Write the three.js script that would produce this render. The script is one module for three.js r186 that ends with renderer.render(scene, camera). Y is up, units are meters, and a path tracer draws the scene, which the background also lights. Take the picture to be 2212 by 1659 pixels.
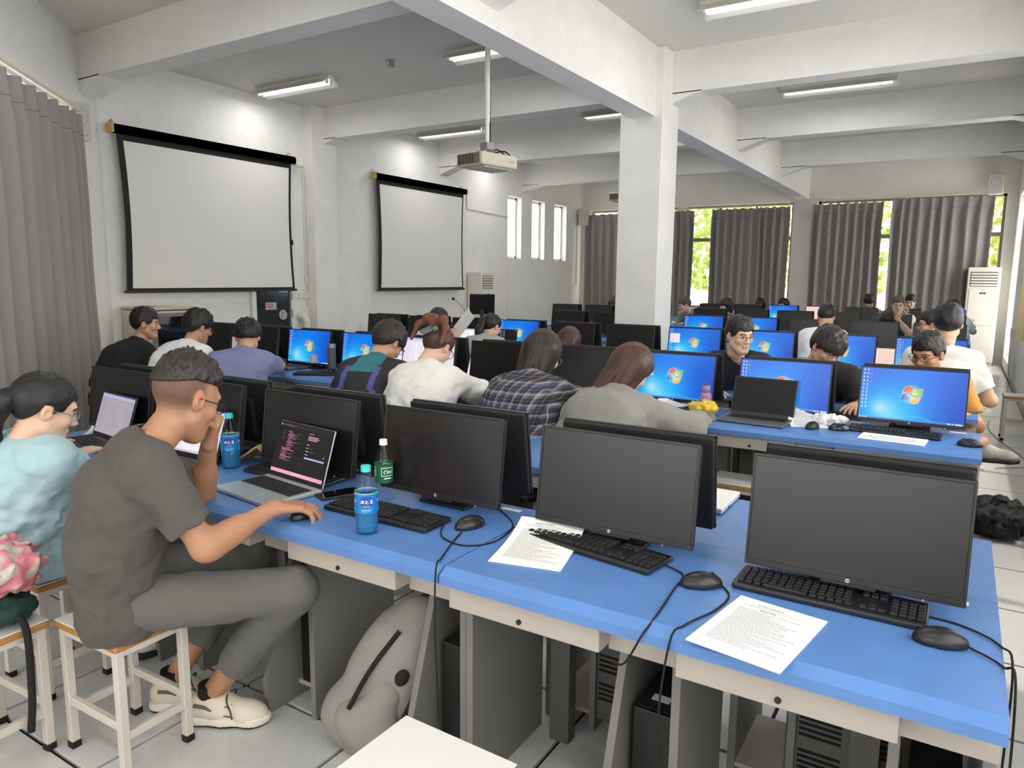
import * as THREE from 'three';
import { RoundedBoxGeometry } from 'three/addons/geometries/RoundedBoxGeometry.js';
import { ImprovedNoise } from 'three/addons/math/ImprovedNoise.js';
import { mergeGeometries } from 'three/addons/utils/BufferGeometryUtils.js';
import { RectAreaLightUniformsLib } from 'three/addons/lights/RectAreaLightUniformsLib.js';

// ---------- camera, sky, sun, exposure ----------
const scene = new THREE.Scene();
const D = Math.PI / 180;
const camera = new THREE.PerspectiveCamera(2 * Math.atan(829.5 / 1556) / D, 2212 / 1659, 0.05, 200);
camera.position.set(0, 1.55, 0);
camera.rotation.order = 'YXZ';
camera.rotation.set(-8.39 * D, 31.79 * D, 0.529 * D);
scene.add(camera);
const renderer = new THREE.WebGLRenderer({ antialias: true });
renderer.toneMapping = THREE.LinearToneMapping;
renderer.toneMappingExposure = 1.0;
renderer.shadowMap.enabled = true;
scene.background = new THREE.Color(1.0, 0.985, 0.95);      // bright hazy overcast sky
scene.backgroundIntensity = 5;
RectAreaLightUniformsLib.init();
const sun = new THREE.DirectionalLight(new THREE.Color(1, 0.94, 0.84), 3.2);   // hazy high sun, comes in steeply beside the right wall
sun.position.set(3.3, 10.4, -5.2); sun.target.position.set(0, 0, -5.6);
sun.castShadow = true; sun.shadow.radius = 4; sun.shadow.mapSize.set(2048, 2048);
Object.assign(sun.shadow.camera, { left: -14, right: 14, top: 14, bottom: -14, near: 0.5, far: 40 });
scene.add(sun, sun.target);
const LAMP = 36;          // ceiling tubes: light of each fitting
const GLOW = 3.0;         // what the eye sees of a tube

// ---------- helpers ----------
let seed = 7;
const rnd = () => { seed = (seed * 1664525 + 1013904223) % 4294967296; return seed / 4294967296; };
const rr = (a, b) => a + (b - a) * rnd();
const perlin = new ImprovedNoise();
const noise = (x, y, z) => perlin.noise(x + 31.7, y + 17.3, z + 5.9);
const V = (x, y, z) => new THREE.Vector3(x, y, z);
const clamp = (x, a, b) => Math.min(b, Math.max(a, x));
const lerp = (a, b, t) => a + (b - a) * t;
const sstep = (a, b, x) => { const t = clamp((x - a) / (b - a), 0, 1); return t * t * (3 - 2 * t); };
const rgb = (r, g, b) => new THREE.Color().setRGB(r / 255, g / 255, b / 255, THREE.SRGBColorSpace);
const used = {};
const numbered = (n) => { const k = used[n] = (used[n] ?? -1) + 1; return k ? n + '_' + String(k).padStart(3, '0') : n; };
const shadow = (o) => { o.traverse((m) => { if (m.isMesh) { m.castShadow = true; m.receiveShadow = true; } }); return o; };
function thing(name, label, category, pos = [0, 0, 0], ry = 0, group) {
  const o = new THREE.Group(); o.name = numbered(name); o.position.set(...pos); o.rotation.y = ry;
  o.userData = { label, category }; if (group) o.userData.group = group; scene.add(o); return o;
}
function part(parent, name, geos, mat, label) {
  const list = Array.isArray(geos) ? geos : [geos];
  const m = new THREE.Mesh(list.length > 1 ? merge(list) : list[0], mat);
  m.name = name; m.castShadow = m.receiveShadow = true; if (label) m.userData.label = label; parent.add(m); return m;
}
function single(name, label, category, geos, mat, group) {
  const m = part(scene, numbered(name), geos, mat); m.userData = { label, category }; if (group) m.userData.group = group; return m;
}
function struct(name, geos, mat) {
  const m = part(scene, name, geos, mat); m.userData.kind = 'structure'; return m;
}
function copy(src, label, pos, ry, group) {
  const c = src.clone(); c.name = numbered(src.name.replace(/_\d{3}$/, '')); c.userData = { ...src.userData, label };
  if (group) c.userData.group = group;
  if (pos) c.position.set(...pos); if (ry !== undefined) c.rotation.y = ry; scene.add(c); return c;
}
function merge(list) {
  const all = list.map((g) => { const n = g.index ? g.toNonIndexed() : g.clone(); for (const k of Object.keys(n.attributes)) if (!['position', 'normal', 'uv', 'color'].includes(k)) n.deleteAttribute(k); n.groups = []; n.clearGroups?.(); return n; });
  const uv = all.every((g) => g.attributes.uv), col = all.some((g) => g.attributes.color);
  for (const g of all) {
    if (!uv) g.deleteAttribute('uv');
    if (col && !g.attributes.color) g.setAttribute('color', new THREE.BufferAttribute(new Float32Array(g.attributes.position.count * 3).fill(1), 3));
  }
  return mergeGeometries(all);
}
// geometry makers: centre position, optional euler
const at = (g, x = 0, y = 0, z = 0, rx = 0, ry = 0, rz = 0) => { if (rx || ry || rz) g.applyMatrix4(new THREE.Matrix4().makeRotationFromEuler(new THREE.Euler(rx, ry, rz, 'YXZ'))); g.translate(x, y, z); return g; };
const box = (w, h, d, x = 0, y = 0, z = 0, rx = 0, ry = 0, rz = 0) => at(new THREE.BoxGeometry(w, h, d), x, y, z, rx, ry, rz);
const rbox = (w, h, d, r, x = 0, y = 0, z = 0, rx = 0, ry = 0, rz = 0) => at(new RoundedBoxGeometry(w, h, d, 2, Math.min(r, w / 2.01, h / 2.01, d / 2.01)), x, y, z, rx, ry, rz);
const cyl = (r1, r2, h, x = 0, y = 0, z = 0, rx = 0, rz = 0, n = 20) => at(new THREE.CylinderGeometry(r1, r2, h, n), x, y, z, rx, 0, rz);
const ball = (r, x, y, z, sx = 1, sy = 1, sz = 1, n = 20) => { const g = new THREE.SphereGeometry(r, n, Math.max(8, n * 0.7 | 0)); g.scale(sx, sy, sz); return at(g, x, y, z); };
const tube = (pts, r, seg = 24, rad = 6) => new THREE.TubeGeometry(new THREE.CatmullRomCurve3(pts.map((p) => V(...p)), false, 'catmullrom', 0.5), seg, r, rad);
const lathe = (prof, n = 32) => new THREE.LatheGeometry(prof.map(([r, y]) => new THREE.Vector2(r, y)), n);
function prism(pts, depth, bevel = 0) {   // outline in x,y extruded along z
  const s = new THREE.Shape(pts.map(([x, y]) => new THREE.Vector2(x, y)));
  return new THREE.ExtrudeGeometry(s, { depth, bevelEnabled: bevel > 0, bevelSize: bevel, bevelThickness: bevel, bevelSegments: 2 });
}
function grid(nu, nv, f, uvf) {   // parametric sheet, f(u,v) -> [x,y,z]
  const p = [], t = [], ix = [];
  for (let j = 0; j <= nv; j++) for (let i = 0; i <= nu; i++) { const u = i / nu, v = j / nv; p.push(...f(u, v)); t.push(...(uvf ? uvf(u, v) : [u, v])); }
  for (let j = 0; j < nv; j++) for (let i = 0; i < nu; i++) { const a = j * (nu + 1) + i, b = a + 1, c = a + nu + 1, d = c + 1; ix.push(a, b, d, a, d, c); }
  const g = new THREE.BufferGeometry(); g.setAttribute('position', new THREE.Float32BufferAttribute(p, 3)); g.setAttribute('uv', new THREE.Float32BufferAttribute(t, 2)); g.setIndex(ix); g.computeVertexNormals(); return g;
}
function sheet(nu, nv, f, th, uvf) {   // the same with a thickness along y or a given offset
  const [ox, oy, oz] = th;
  const a = grid(nu, nv, f, uvf), b = grid(nu, nv, (u, v) => { const q = f(1 - u, v); return [q[0] - ox, q[1] - oy, q[2] - oz]; }, uvf);
  const rim = (g) => grid(g.n, 1, (u, v) => { const q = g.p(u); return v > 0.5 ? q : [q[0] - ox, q[1] - oy, q[2] - oz]; });
  return merge([a, b, rim({ n: nu, p: (u) => f(1 - u, 0) }), rim({ n: nu, p: (u) => f(u, 1) }), rim({ n: nv, p: (u) => f(0, u) }), rim({ n: nv, p: (u) => f(1, 1 - u) })]);
}
// ---------- textures ----------
function canvasTex(w, h, draw, srgb = true) {
  const c = document.createElement('canvas'); c.width = w; c.height = h; draw(c.getContext('2d'), w, h);
  const t = new THREE.CanvasTexture(c); if (srgb) t.colorSpace = THREE.SRGBColorSpace; t.wrapS = t.wrapT = THREE.RepeatWrapping; return t;
}
function dataTex(n, f, srgb = true) {
  const a = new Uint8Array(n * n * 4);
  for (let j = 0; j < n; j++) for (let i = 0; i < n; i++) { const c = f(i / n, j / n, i, j), o = (j * n + i) * 4; if (c.length) { a[o] = c[0]; a[o + 1] = c[1]; a[o + 2] = c[2]; } else a[o] = a[o + 1] = a[o + 2] = c; a[o + 3] = 255; }
  const t = new THREE.DataTexture(a, n, n); t.magFilter = t.minFilter = THREE.LinearFilter; t.wrapS = t.wrapT = THREE.RepeatWrapping; if (srgb) t.colorSpace = THREE.SRGBColorSpace; t.needsUpdate = true; return t;
}
const per = (u, v, f, s = 0) => { const a = u * 2 * Math.PI, b = v * 2 * Math.PI; return noise(Math.cos(a) * f + s, Math.sin(a) * f + Math.cos(b) * f, Math.sin(b) * f + s * 1.7); };   // tileable noise
const rep = (t, x, y = x) => { const c = t.clone(); c.repeat.set(x, y); c.needsUpdate = true; return c; };
const bumpFine = dataTex(256, (u, v) => 128 + 60 * per(u, v, 9) + 50 * (rnd() - 0.5), false);
const bumpSoft = dataTex(256, (u, v) => 128 + 90 * per(u, v, 2.2) + 30 * per(u, v, 6, 3), false);
const weave = dataTex(128, (u, v, i, j) => 110 + 60 * ((i % 4 < 2) === (j % 4 < 2) ? 1 : 0) + 40 * rnd(), false);
const std = (color, rough = 0.6, o = {}) => new THREE.MeshStandardMaterial({ color, roughness: rough, ...o });
const phys = (color, rough, o = {}) => new THREE.MeshPhysicalMaterial({ color, roughness: rough, ...o });
const M = {};
const wallTex = dataTex(512, (u, v) => { const k = 4 * per(u, v, 1.4) + 3 * per(u, v, 5, 9) + 2 * (rnd() - 0.5); return [232 + k, 231 + k, 227 + k]; });
M.wall = std(0xffffff, 0.85, { map: rep(wallTex, 0.4), bumpMap: rep(bumpFine, 1.3), bumpScale: 0.0004 });
M.ceil = std(0xffffff, 0.9, { map: rep(wallTex, 0.4), bumpMap: rep(bumpSoft, 0.7), bumpScale: 0.003, color: rgb(238, 237, 232) });
M.speck = dataTex(1024, (u, v) => [206, 205, 202]);
M.tile = null;
M.blue = phys(rgb(92, 138, 202), 0.38, { map: dataTex(256, (u, v) => { const k = 10 * per(u, v, 3) + 5 * (rnd() - 0.5); return [244 + k, 244 + k, 244 + k]; }), bumpMap: rep(bumpFine, 6), bumpScale: 0.00012, clearcoat: 0.15, clearcoatRoughness: 0.35 });
M.blueEdge = phys(rgb(84, 128, 196), 0.34);
M.beige = std(rgb(176, 168, 158), 0.55, { bumpMap: rep(bumpFine, 4), bumpScale: 0.0002 });
M.grey = std(rgb(122, 120, 116), 0.6);
M.darkGrey = std(rgb(92, 91, 88), 0.65);
M.black = std(rgb(24, 24, 26), 0.45);
M.blackMatt = std(rgb(22, 22, 24), 0.75, { bumpMap: rep(bumpFine, 30), bumpScale: 0.0001 });
M.blackGloss = phys(rgb(14, 14, 15), 0.18, { clearcoat: 0.6 });
M.rubber = std(rgb(20, 20, 21), 0.85);
M.bezel = std(rgb(30, 30, 31), 0.35);
M.cream = std(rgb(222, 219, 208), 0.45);
M.steel = std(rgb(168, 168, 168), 0.35, { metalness: 0.9 });
M.white = std(rgb(236, 236, 232), 0.5);
M.paper = std(rgb(240, 239, 236), 0.8);
M.key = std(rgb(34, 34, 36), 0.5);
// ---------- the room ----------
const XL = -8.2, XR = 0.73, ZB = -16.5, ZF = 3.2, CH = 3.93;
// wall from p0 to p1 (x,z), room on its left-hand side seen from above; openings in metres along the wall
function wallGeo(p0, p1, opens = [], t = 0.24) {
  const L = Math.hypot(p1[0] - p0[0], p1[1] - p0[1]), g = []; let s = -0.0;
  const put = (a, b, y0, y1) => { if (b - a > 0.001 && y1 - y0 > 0.001) g.push(box(b - a, y1 - y0, t, (a + b) / 2, (y0 + y1) / 2, -t / 2)); };
  for (const [a, b, y0, y1] of opens) { put(s, a, 0, CH + 0.1); put(a, b, 0, y0); put(a, b, y1, CH + 0.1); s = b; }
  put(s, L, 0, CH + 0.1);
  const m = merge(g), ang = Math.atan2(-(p1[1] - p0[1]), p1[0] - p0[0]);
  at(m, 0, 0, 0, 0, ang); m.translate(p0[0], 0, p0[1]);
  const P = m.attributes.position, N = m.attributes.normal, U = m.attributes.uv, c = Math.cos(ang), sn = Math.sin(ang);
  for (let i = 0; i < P.count; i++) { const along = P.getX(i) * c - P.getZ(i) * sn, across = P.getX(i) * sn + P.getZ(i) * c; U.setXY(i, Math.abs(N.getY(i)) > 0.5 ? across : Math.abs(N.getX(i) * c - N.getZ(i) * sn) > 0.5 ? across : along, Math.abs(N.getY(i)) > 0.5 ? along : P.getY(i)); }
  return m;
}
const slits = [[-15.63, -15.03], [-14.57, -14.0], [-13.55, -13.0]];
// back wall runs from left to right, the screen wall from the oblique corner back to the rear corner
struct('wall_back', wallGeo([XL, ZB], [XR, ZB], [[0.2, 2.45, 0.9, 3.2], [2.6, 4.98, 0.9, 3.2], [5.46, 8.75, 0.9, 3.2]]), M.wall);
struct('wall_left', wallGeo([XL, -4.58], [XL, ZB], slits.slice().reverse().map(([a, b]) => [-4.58 - b, -4.58 - a, 1.96, 3.24])), M.wall);
struct('wall_oblique', wallGeo([-4.2, -0.58], [XL, -4.58], [[0.5, 4.55, 0.9, 3.13]]), M.wall);
struct('wall_near_left', wallGeo([-4.2, ZF], [-4.2, -0.58]), M.wall);
struct('wall_front', wallGeo([XR, ZF], [-4.2, ZF], [[0.5, 4.4, 0.95, 3.1]]), M.wall);
struct('wall_right', wallGeo([XR, ZB], [XR, ZF], [[0.4, 2.0, 0.2, 3.1], [4.4, 6.6, 1.0, 3.1], [8.6, 13.4, 0.95, 3.1], [14.4, 19.0, 0.95, 3.1]]), M.wall);
const ceilShape = box(XR - XL + 0.5, 0.2, ZF - ZB + 0.5, (XL + XR) / 2, CH + 0.1, (ZB + ZF) / 2);
struct('ceiling', ceilShape, M.ceil);
const beamGeo = (x0, x1, y0, z0, z1) => box(x1 - x0, CH - y0 + 0.02, z1 - z0, (x0 + x1) / 2, (CH + 0.02 + y0) / 2, (z0 + z1) / 2);
function worldUV(g) { const n = g.index ? g.toNonIndexed() : g, P = n.attributes.position, N = n.attributes.normal, U = n.attributes.uv; for (let i = 0; i < P.count; i++) { const ax = Math.abs(N.getX(i)), ay = Math.abs(N.getY(i)); if (ay > 0.5) U.setXY(i, P.getX(i), P.getZ(i)); else if (ax > 0.5) U.setXY(i, P.getZ(i), P.getY(i)); else U.setXY(i, P.getX(i), P.getY(i)); } return n; }
const HB = 3.5;
[[-4.2, -7.8], [-7.72, XL], [-10.68, XL], [-13.58, XL], [-1.0, -4.2], [1.9, -4.2]].forEach(([z, x0], i) => {
  const g = [beamGeo(x0 - 0.3 * (x0 > XL), XR, HB, z - 0.25, z)];
  // tapered haunches where the beam meets the main beam and the end walls
  for (const [xc, s] of [[-3.16, -1], [-2.9, 1], [XL + (i ? 0 : 0.35), 1], [XR, -1]]) if (xc > x0 - 0.2) { const w = 0.42, h = 0.13; g.push(at(prism([[0, 0.01], [s * w, 0.01], [0, -h]], 0.25), xc, HB, z - 0.25)); }
  struct('trim_' + (i + 1), worldUV(merge(g)), M.wall);
});
struct('trim_7', worldUV(merge([box(0.26, CH - 3.24, ZF - ZB, -3.03, (CH + 3.24) / 2, (ZF + ZB) / 2)])), M.wall);
struct('column', worldUV(rbox(0.48, CH, 0.48, 0.012, -3.05, CH / 2, -7.71).toNonIndexed()), M.wall);
struct('pilaster', worldUV(merge([box(0.2, CH, 0.46, XL + 0.09, CH / 2, -7.72)])), M.wall);
struct('baseboard_left', box(0.012, 0.1, 11.6, XL + 0.006, 0.05, -10.6), M.beige);
struct('baseboard_back', box(8.6, 0.1, 0.012, -3.8, 0.05, ZB + 0.006), M.beige);
struct('baseboard_right', box(0.012, 0.1, 8, XR - 0.006, 0.05, -9.4), M.beige);

// floor: dark bed under pale speckled raised tiles, each tile a piece
const tileTex = (s) => canvasTex(1024, 1024, (g, w, h) => {
  g.fillStyle = 'rgb(203,203,202)'; g.fillRect(0, 0, w, h); seed = 91 + s;
  for (let i = 0; i < 5200; i++) { const x = rnd() * w, y = rnd() * h, a = rnd() * 6.3, l = rr(2, 13), k = rr(120, 190) | 0; g.strokeStyle = `rgba(${k},${k},${k - 3},${rr(0.25, 0.75)})`; g.lineWidth = rr(1, 3.2); g.beginPath(); g.moveTo(x, y); g.lineTo(x + Math.cos(a) * l, y + Math.sin(a) * l * 0.6); g.stroke(); }
  for (let i = 0; i < 1500; i++) { const x = rnd() * w, y = rnd() * h, l = rr(2, 9), a = rnd() * 6.3, k = rr(226, 246) | 0; g.strokeStyle = `rgba(${k},${k},${k},.6)`; g.lineWidth = rr(1, 4); g.beginPath(); g.moveTo(x, y); g.lineTo(x + Math.cos(a) * l, y + Math.sin(a) * l); g.stroke(); }
  for (let i = 0; i < 30; i++) { g.fillStyle = 'rgba(60,58,56,.5)'; g.beginPath(); g.arc(rnd() * w, rnd() * h, rr(0.8, 2.4), 0, 7); g.fill(); }
});
const tileMats = [0, 1].map((s) => phys(0xffffff, 0.3, { map: tileTex(s), bumpMap: rep(bumpSoft, 2), bumpScale: 0.0006, clearcoat: 0.35, clearcoatRoughness: 0.22 }));
const floor = new THREE.Group(); floor.name = 'floor'; floor.userData.kind = 'structure'; scene.add(floor);
part(floor, 'slab', box(XR - XL + 0.4, 0.2, ZF - ZB + 0.4, (XL + XR) / 2, -0.112, (ZB + ZF) / 2), std(rgb(22, 21, 20), 0.9));
const TX = 0.585, TZ = 0.595, tileG = rbox(TX - 0.014, 0.02, TZ - 0.014, 0.002), farTiles = [];
for (let i = -13; i <= 3; i++) for (let j = -27; j <= 6; j++) {
  const x0 = -1.035 + TX * i, z0 = -1.05 + TZ * j; if (x0 > XR - 0.02 || x0 + TX < XL || z0 + TZ < ZB || z0 > ZF) continue;
  const x = x0 + TX / 2, z = z0 + TZ / 2, near = i >= -5 && j <= 1 && j >= -26;
  if (near) { const t = new THREE.Mesh(tileG, tileMats[rnd() > 0.5 ? 1 : 0]); t.position.set(x, -0.01, z); t.rotation.y = rnd() > 0.5 ? Math.PI : 0; t.name = 'tile'; t.receiveShadow = t.castShadow = true; floor.add(t); }
  else farTiles.push(box(TX - 0.011, 0.02, TZ - 0.011, x, -0.01, z));
}
const ft = part(floor, 'distant_tiles', farTiles, tileMats[0]); ft.userData.kind = 'stuff';

// windows: frames, bars and panes set into the openings
const glass = phys(0xffffff, 0.02, { transmission: 1, thickness: 0, ior: 1.45 });
const alu = std(rgb(128, 126, 124), 0.45, { metalness: 0.3 });
let winN = 0;
function windowIn(x, y, z, ry, w, h, cols, bars, mat = alu) {   // x,y,z = middle of the sill line, local x along the wall
  const o = new THREE.Group(); o.name = 'window_' + (++winN); o.userData.kind = 'structure'; o.position.set(x, y, z); o.rotation.y = ry; scene.add(o);
  const f = 0.05, d = 0.06;
  part(o, 'frame', [box(w, f, d, 0, f / 2), box(w, f, d, 0, h - f / 2), box(f, h, d, -w / 2 + f / 2, h / 2), box(f, h, d, w / 2 - f / 2, h / 2)], mat);
  for (let i = 1; i < cols; i++) part(o, 'mullion', box(f, h - 2 * f, d, -w / 2 + (w * i) / cols, h / 2), mat);
  for (const b of bars) part(o, 'crossbar', box(w - 2 * f, 0.08, d * 0.9, 0, b), mat);
  const ys = [0, ...bars, h];
  for (let i = 0; i < cols; i++) for (let k = 0; k + 1 < ys.length; k++) part(o, 'pane', box(w / cols - f, ys[k + 1] - ys[k] - f, 0.006, -w / 2 + (w * (i + 0.5)) / cols, (ys[k] + ys[k + 1]) / 2), glass);
  return o;
}
windowIn(-6.875, 0.9, ZB - 0.16, 0, 2.25, 2.3, 3, [1.55]);
windowIn(-4.41, 0.9, ZB - 0.16, 0, 2.38, 2.3, 3, [1.55]);
windowIn(-1.095, 0.9, ZB - 0.16, 0, 3.29, 2.3, 4, [1.55]);
for (const [a, b] of slits) windowIn(XL - 0.16, 1.96, (a + b) / 2, Math.PI / 2, b - a, 1.28, 1, [], M.white);
windowIn(-5.985 - 0.113, 0.9, -2.365 + 0.113, 0.75 * Math.PI, 4.05, 2.23, 5, [1.5]);
windowIn(-1.72, 0.95, ZF + 0.16, 0, 3.9, 2.15, 4, [1.5]);
windowIn(XR + 0.16, 0.2, -15.3, Math.PI / 2, 1.6, 2.9, 2, [2.0]);
windowIn(XR + 0.16, 1.0, -11.0, Math.PI / 2, 2.2, 2.1, 2, [1.45]);
windowIn(XR + 0.16, 0.95, -5.5, Math.PI / 2, 4.8, 2.15, 5, [1.5]);
windowIn(XR + 0.16, 0.95, 0.2, Math.PI / 2, 4.6, 2.15, 5, [1.5]);

// ---------- ceiling lights ----------
const tubeMat = new THREE.MeshStandardMaterial({ color: 0xffffff, emissive: new THREE.Color(0.97, 0.96, 1), emissiveIntensity: GLOW, roughness: 0.4 });
const lampMetal = std(rgb(226, 224, 214), 0.4);
function ceilingLight(x, z, label) {
  const o = thing('ceiling_light', label, 'ceiling light', [x, CH, z]);
  const L = 1.3;
  part(o, 'housing', [box(L, 0.035, 0.1, 0, -0.0175, 0), at(prism([[-0.05, -0.03], [-0.14, -0.1], [-0.135, -0.104], [-0.045, -0.036]], L), -L / 2, 0, 0, 0, Math.PI / 2), at(prism([[0.05, -0.03], [0.14, -0.1], [0.135, -0.104], [0.045, -0.036]], L), -L / 2, 0, 0, 0, Math.PI / 2)], lampMetal);
  for (const s of [-1, 1]) { part(o, 'tube', cyl(0.013, 0.013, L - 0.1, 0, -0.078, s * 0.035, 0, Math.PI / 2, 12), tubeMat);
    for (const e of [-1, 1]) part(o, 'lamp_holder', box(0.022, 0.06, 0.03, e * (L / 2 - 0.04), -0.065, s * 0.035), lampMetal); }
  const l = new THREE.RectAreaLight(new THREE.Color(1, 0.99, 0.97), LAMP, L - 0.1, 0.1); l.position.set(0, -0.105, 0); l.rotation.x = -Math.PI / 2; o.add(l);
  return o;
}
[[-7.3, -6.55, 'twin tube ceiling light over the larger projection screen'], [-4.25, -6.55, 'twin tube ceiling light half hidden behind the projector pole'], [-1.5, -6.55, 'twin tube ceiling light cut by the top edge, right of the main beam'],
 [-7.3, -9.8, 'twin tube ceiling light above the smaller projection screen, behind a crossbeam'], [-4.25, -9.8, 'short visible end of ceiling light between projector pole and column'], [-1.5, -9.8, 'long bright ceiling light hanging below a crossbeam on the right'],
 [-7.3, -12.1, 'ceiling light hidden behind the third crossbeam near the slit windows'], [-4.25, -12.1, 'ceiling light hidden behind the third crossbeam left of the column'], [-1.5, -12.1, 'ceiling light hidden behind the third crossbeam on the right'],
 [-4.6, -2.9, 'ceiling light above the girl in light blue, outside the view'], [-1.5, -2.9, 'ceiling light above the front desk row, outside the view'], [-2.6, 0.4, 'ceiling light behind the viewer, left one'], [-0.6, 0.4, 'ceiling light behind the viewer, right one']].forEach(([x, z, l]) => ceilingLight(x, z, l));

// ---------- curtains ----------
const curtainMat = std(rgb(150, 146, 143), 0.9, { bumpMap: rep(weave, 120, 120), bumpScale: 0.0004, side: THREE.DoubleSide });
const creamCurtain = phys(rgb(226, 214, 170), 0.9, { transmission: 0.35, thickness: 0, side: THREE.DoubleSide });
function curtain(label, x0, z0, x1, z1, yTop, yBot, pleats, s, mat = curtainMat, group, gather = 0) {
  seed = 400 + s;
  const L = Math.hypot(x1 - x0, z1 - z0), o = thing('curtain', label, 'curtain', [x0, 0, z0], Math.atan2(-(z1 - z0), x1 - x0), group);
  const ph = [0]; for (let i = 0; i < pleats; i++) ph.push(ph[i] + rr(0.7, 1.3)); const tot = ph[pleats];
  const amp = ph.map(() => rr(0.6, 1.3)), lean = ph.map(() => rr(-0.03, 0.03));
  const f = (u, v) => {   // v 0 at the bottom
    let t = u * tot, k = 0; while (k < pleats - 1 && ph[k + 1] < t) k++;
    const q = (t - ph[k]) / (ph[k + 1] - ph[k]), top = sstep(0.86, 1, v);
    const soft = Math.cos(q * 2 * Math.PI) * 0.055 * lerp(amp[k], amp[k + 1] ?? amp[k], q), pinch = (Math.pow(Math.abs(Math.cos(q * Math.PI)), 7) - 0.3) * 0.05;
    const z = lerp(soft, pinch, top) + 0.012 * noise(u * 9, v * 3, s) * (1 - top);
    const sag = top * 0.012 * Math.sin(q * Math.PI) ** 2;
    const flow = (lerp(lean[k], lean[k + 1] ?? 0, q) + gather * (u - 0.5)) * (1 - v) + 0.02 * Math.sin(v * 5 + k) * (1 - top) * 0.4;
    return [u * L + flow, lerp(yBot, yTop, v) - sag * 1.5, z];
  };
  const uvf = (u, v) => [u * L * 1.6, v * (yTop - yBot)];
  part(o, 'cloth', sheet(pleats * 14, 40, f, [0, 0, 0.003], uvf), mat);
  const vh = 1 - 0.2 / (yTop - yBot); const n = pleats * 14;
  part(o, 'header_seam', grid(n, 1, (u, v) => { const p = f(u, vh + (v - 0.5) * 0.0022); return [p[0], p[1], p[2] + 0.0015]; }), std(rgb(108, 104, 100), 0.9, { side: THREE.DoubleSide }));
  return o;
}
const CT = 3.1, CB = 0.012, ZC = ZB + 0.16;
curtain('grey pleated curtain just left of the square column', -8.02, ZC, -6.2, ZC, CT, CB, 9, 1);
curtain('narrow grey curtain edge just right of the square column', -6.05, ZC, -5.3, ZC, CT, CB, 5, 2);
curtain('wide grey curtain between the white-lit gap and the bare wall strip', -4.9, ZC, -3.24, ZC, CT, CB, 10, 3);
curtain('grey curtain right of the bare wall strip between rear windows', -2.8, ZC, -1.48, ZC, CT + 0.02, CB, 8, 4);
curtain('widest grey curtain next to the tall air conditioner', -1.33, ZC, 0.36, ZC, CT + 0.05, CB, 9, 5);
curtain('large grey curtain hanging at the left edge beside the loudspeaker', -3.815, -0.365, -7.385, -3.935, CT - 0.03, CB, 22, 6, curtainMat, undefined, 0);
curtain('cream translucent curtain on the right wall at the far right edge', XR - 0.07, -9.8, XR - 0.07, -10.9, 2.95, 0.9, 7, 7, creamCurtain);
// rails
const railMat = std(rgb(210, 200, 180), 0.5);
const rail = (label, x0, z0, x1, z1, y) => { const L = Math.hypot(x1 - x0, z1 - z0); return single('curtain_rail', label, 'curtain rail', merge([rbox(L, 0.03, 0.035, 0.006, L / 2, 0, 0), ...[0.05, 0.5, 0.95].map((t) => box(0.03, 0.05, 0.12, L * t, 0.01, -0.06))]).applyMatrix4(new THREE.Matrix4().makeRotationY(Math.atan2(-(z1 - z0), x1 - x0))).translate(x0, y, z0), railMat); };
rail('cream curtain rail over the rear window left of the column', -8.1, ZC, -5.7, ZC, CT + 0.035);
rail('cream curtain rail over the rear window right of the column', -5.62, ZC, -3.2, ZC, CT + 0.035);
rail('cream curtain rail over the rear right window', -2.78, ZC, 0.6, ZC, CT + 0.085);
rail('sunlit curtain rail above the large left curtain', -3.78, -0.33, -7.42, -3.97, CT + 0.02);
// ---------- desks, row by row ----------
const ROWZ = [0, 1, 2, 3, 4, 5].map((r) => -1.49 - 2.39 * r), DESK = 0.76, SP = 0.6485, X0 = -0.185;
const ROWN = ['front row', 'second row', 'third row', 'fourth row', 'fifth row', 'rearmost row'];
const ORD = ['rightmost', 'second from right', 'third from right', 'fourth from right', 'fifth from right', 'sixth from right', 'seventh from right', 'eighth from right', 'ninth from right', 'tenth from right'];
const topProfile = (d) => [[0, 0.716], [0, 0.742], [-0.03, DESK], [-d, DESK], [-d, 0.716]];
function alongX(prof, w) { return at(prism(prof.map(([z, y]) => [-z, y]), w), -w / 2, 0, 0, 0, Math.PI / 2); }   // outline in (z,y) swept along x
function uvXZ(g) { const n = g.index ? g.toNonIndexed() : g, P = n.attributes.position, U = n.attributes.uv; for (let i = 0; i < P.count; i++) U.setXY(i, P.getX(i) * 0.7, (P.getZ(i) + P.getY(i)) * 0.7); return n; }
const slatVent = (x, y, w, z) => { const g = []; for (let c = 0; c < 2; c++) for (let r = 0; r < 5; r++) { const q = []; for (let k = 0; k < 4; k++) q.push(box(w * 0.36, 0.0075, 0.004, x + (c - 0.5) * w * 0.47, y + r * 0.105 + k * 0.018, z)); g.push(merge(q)); } return g; };
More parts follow.
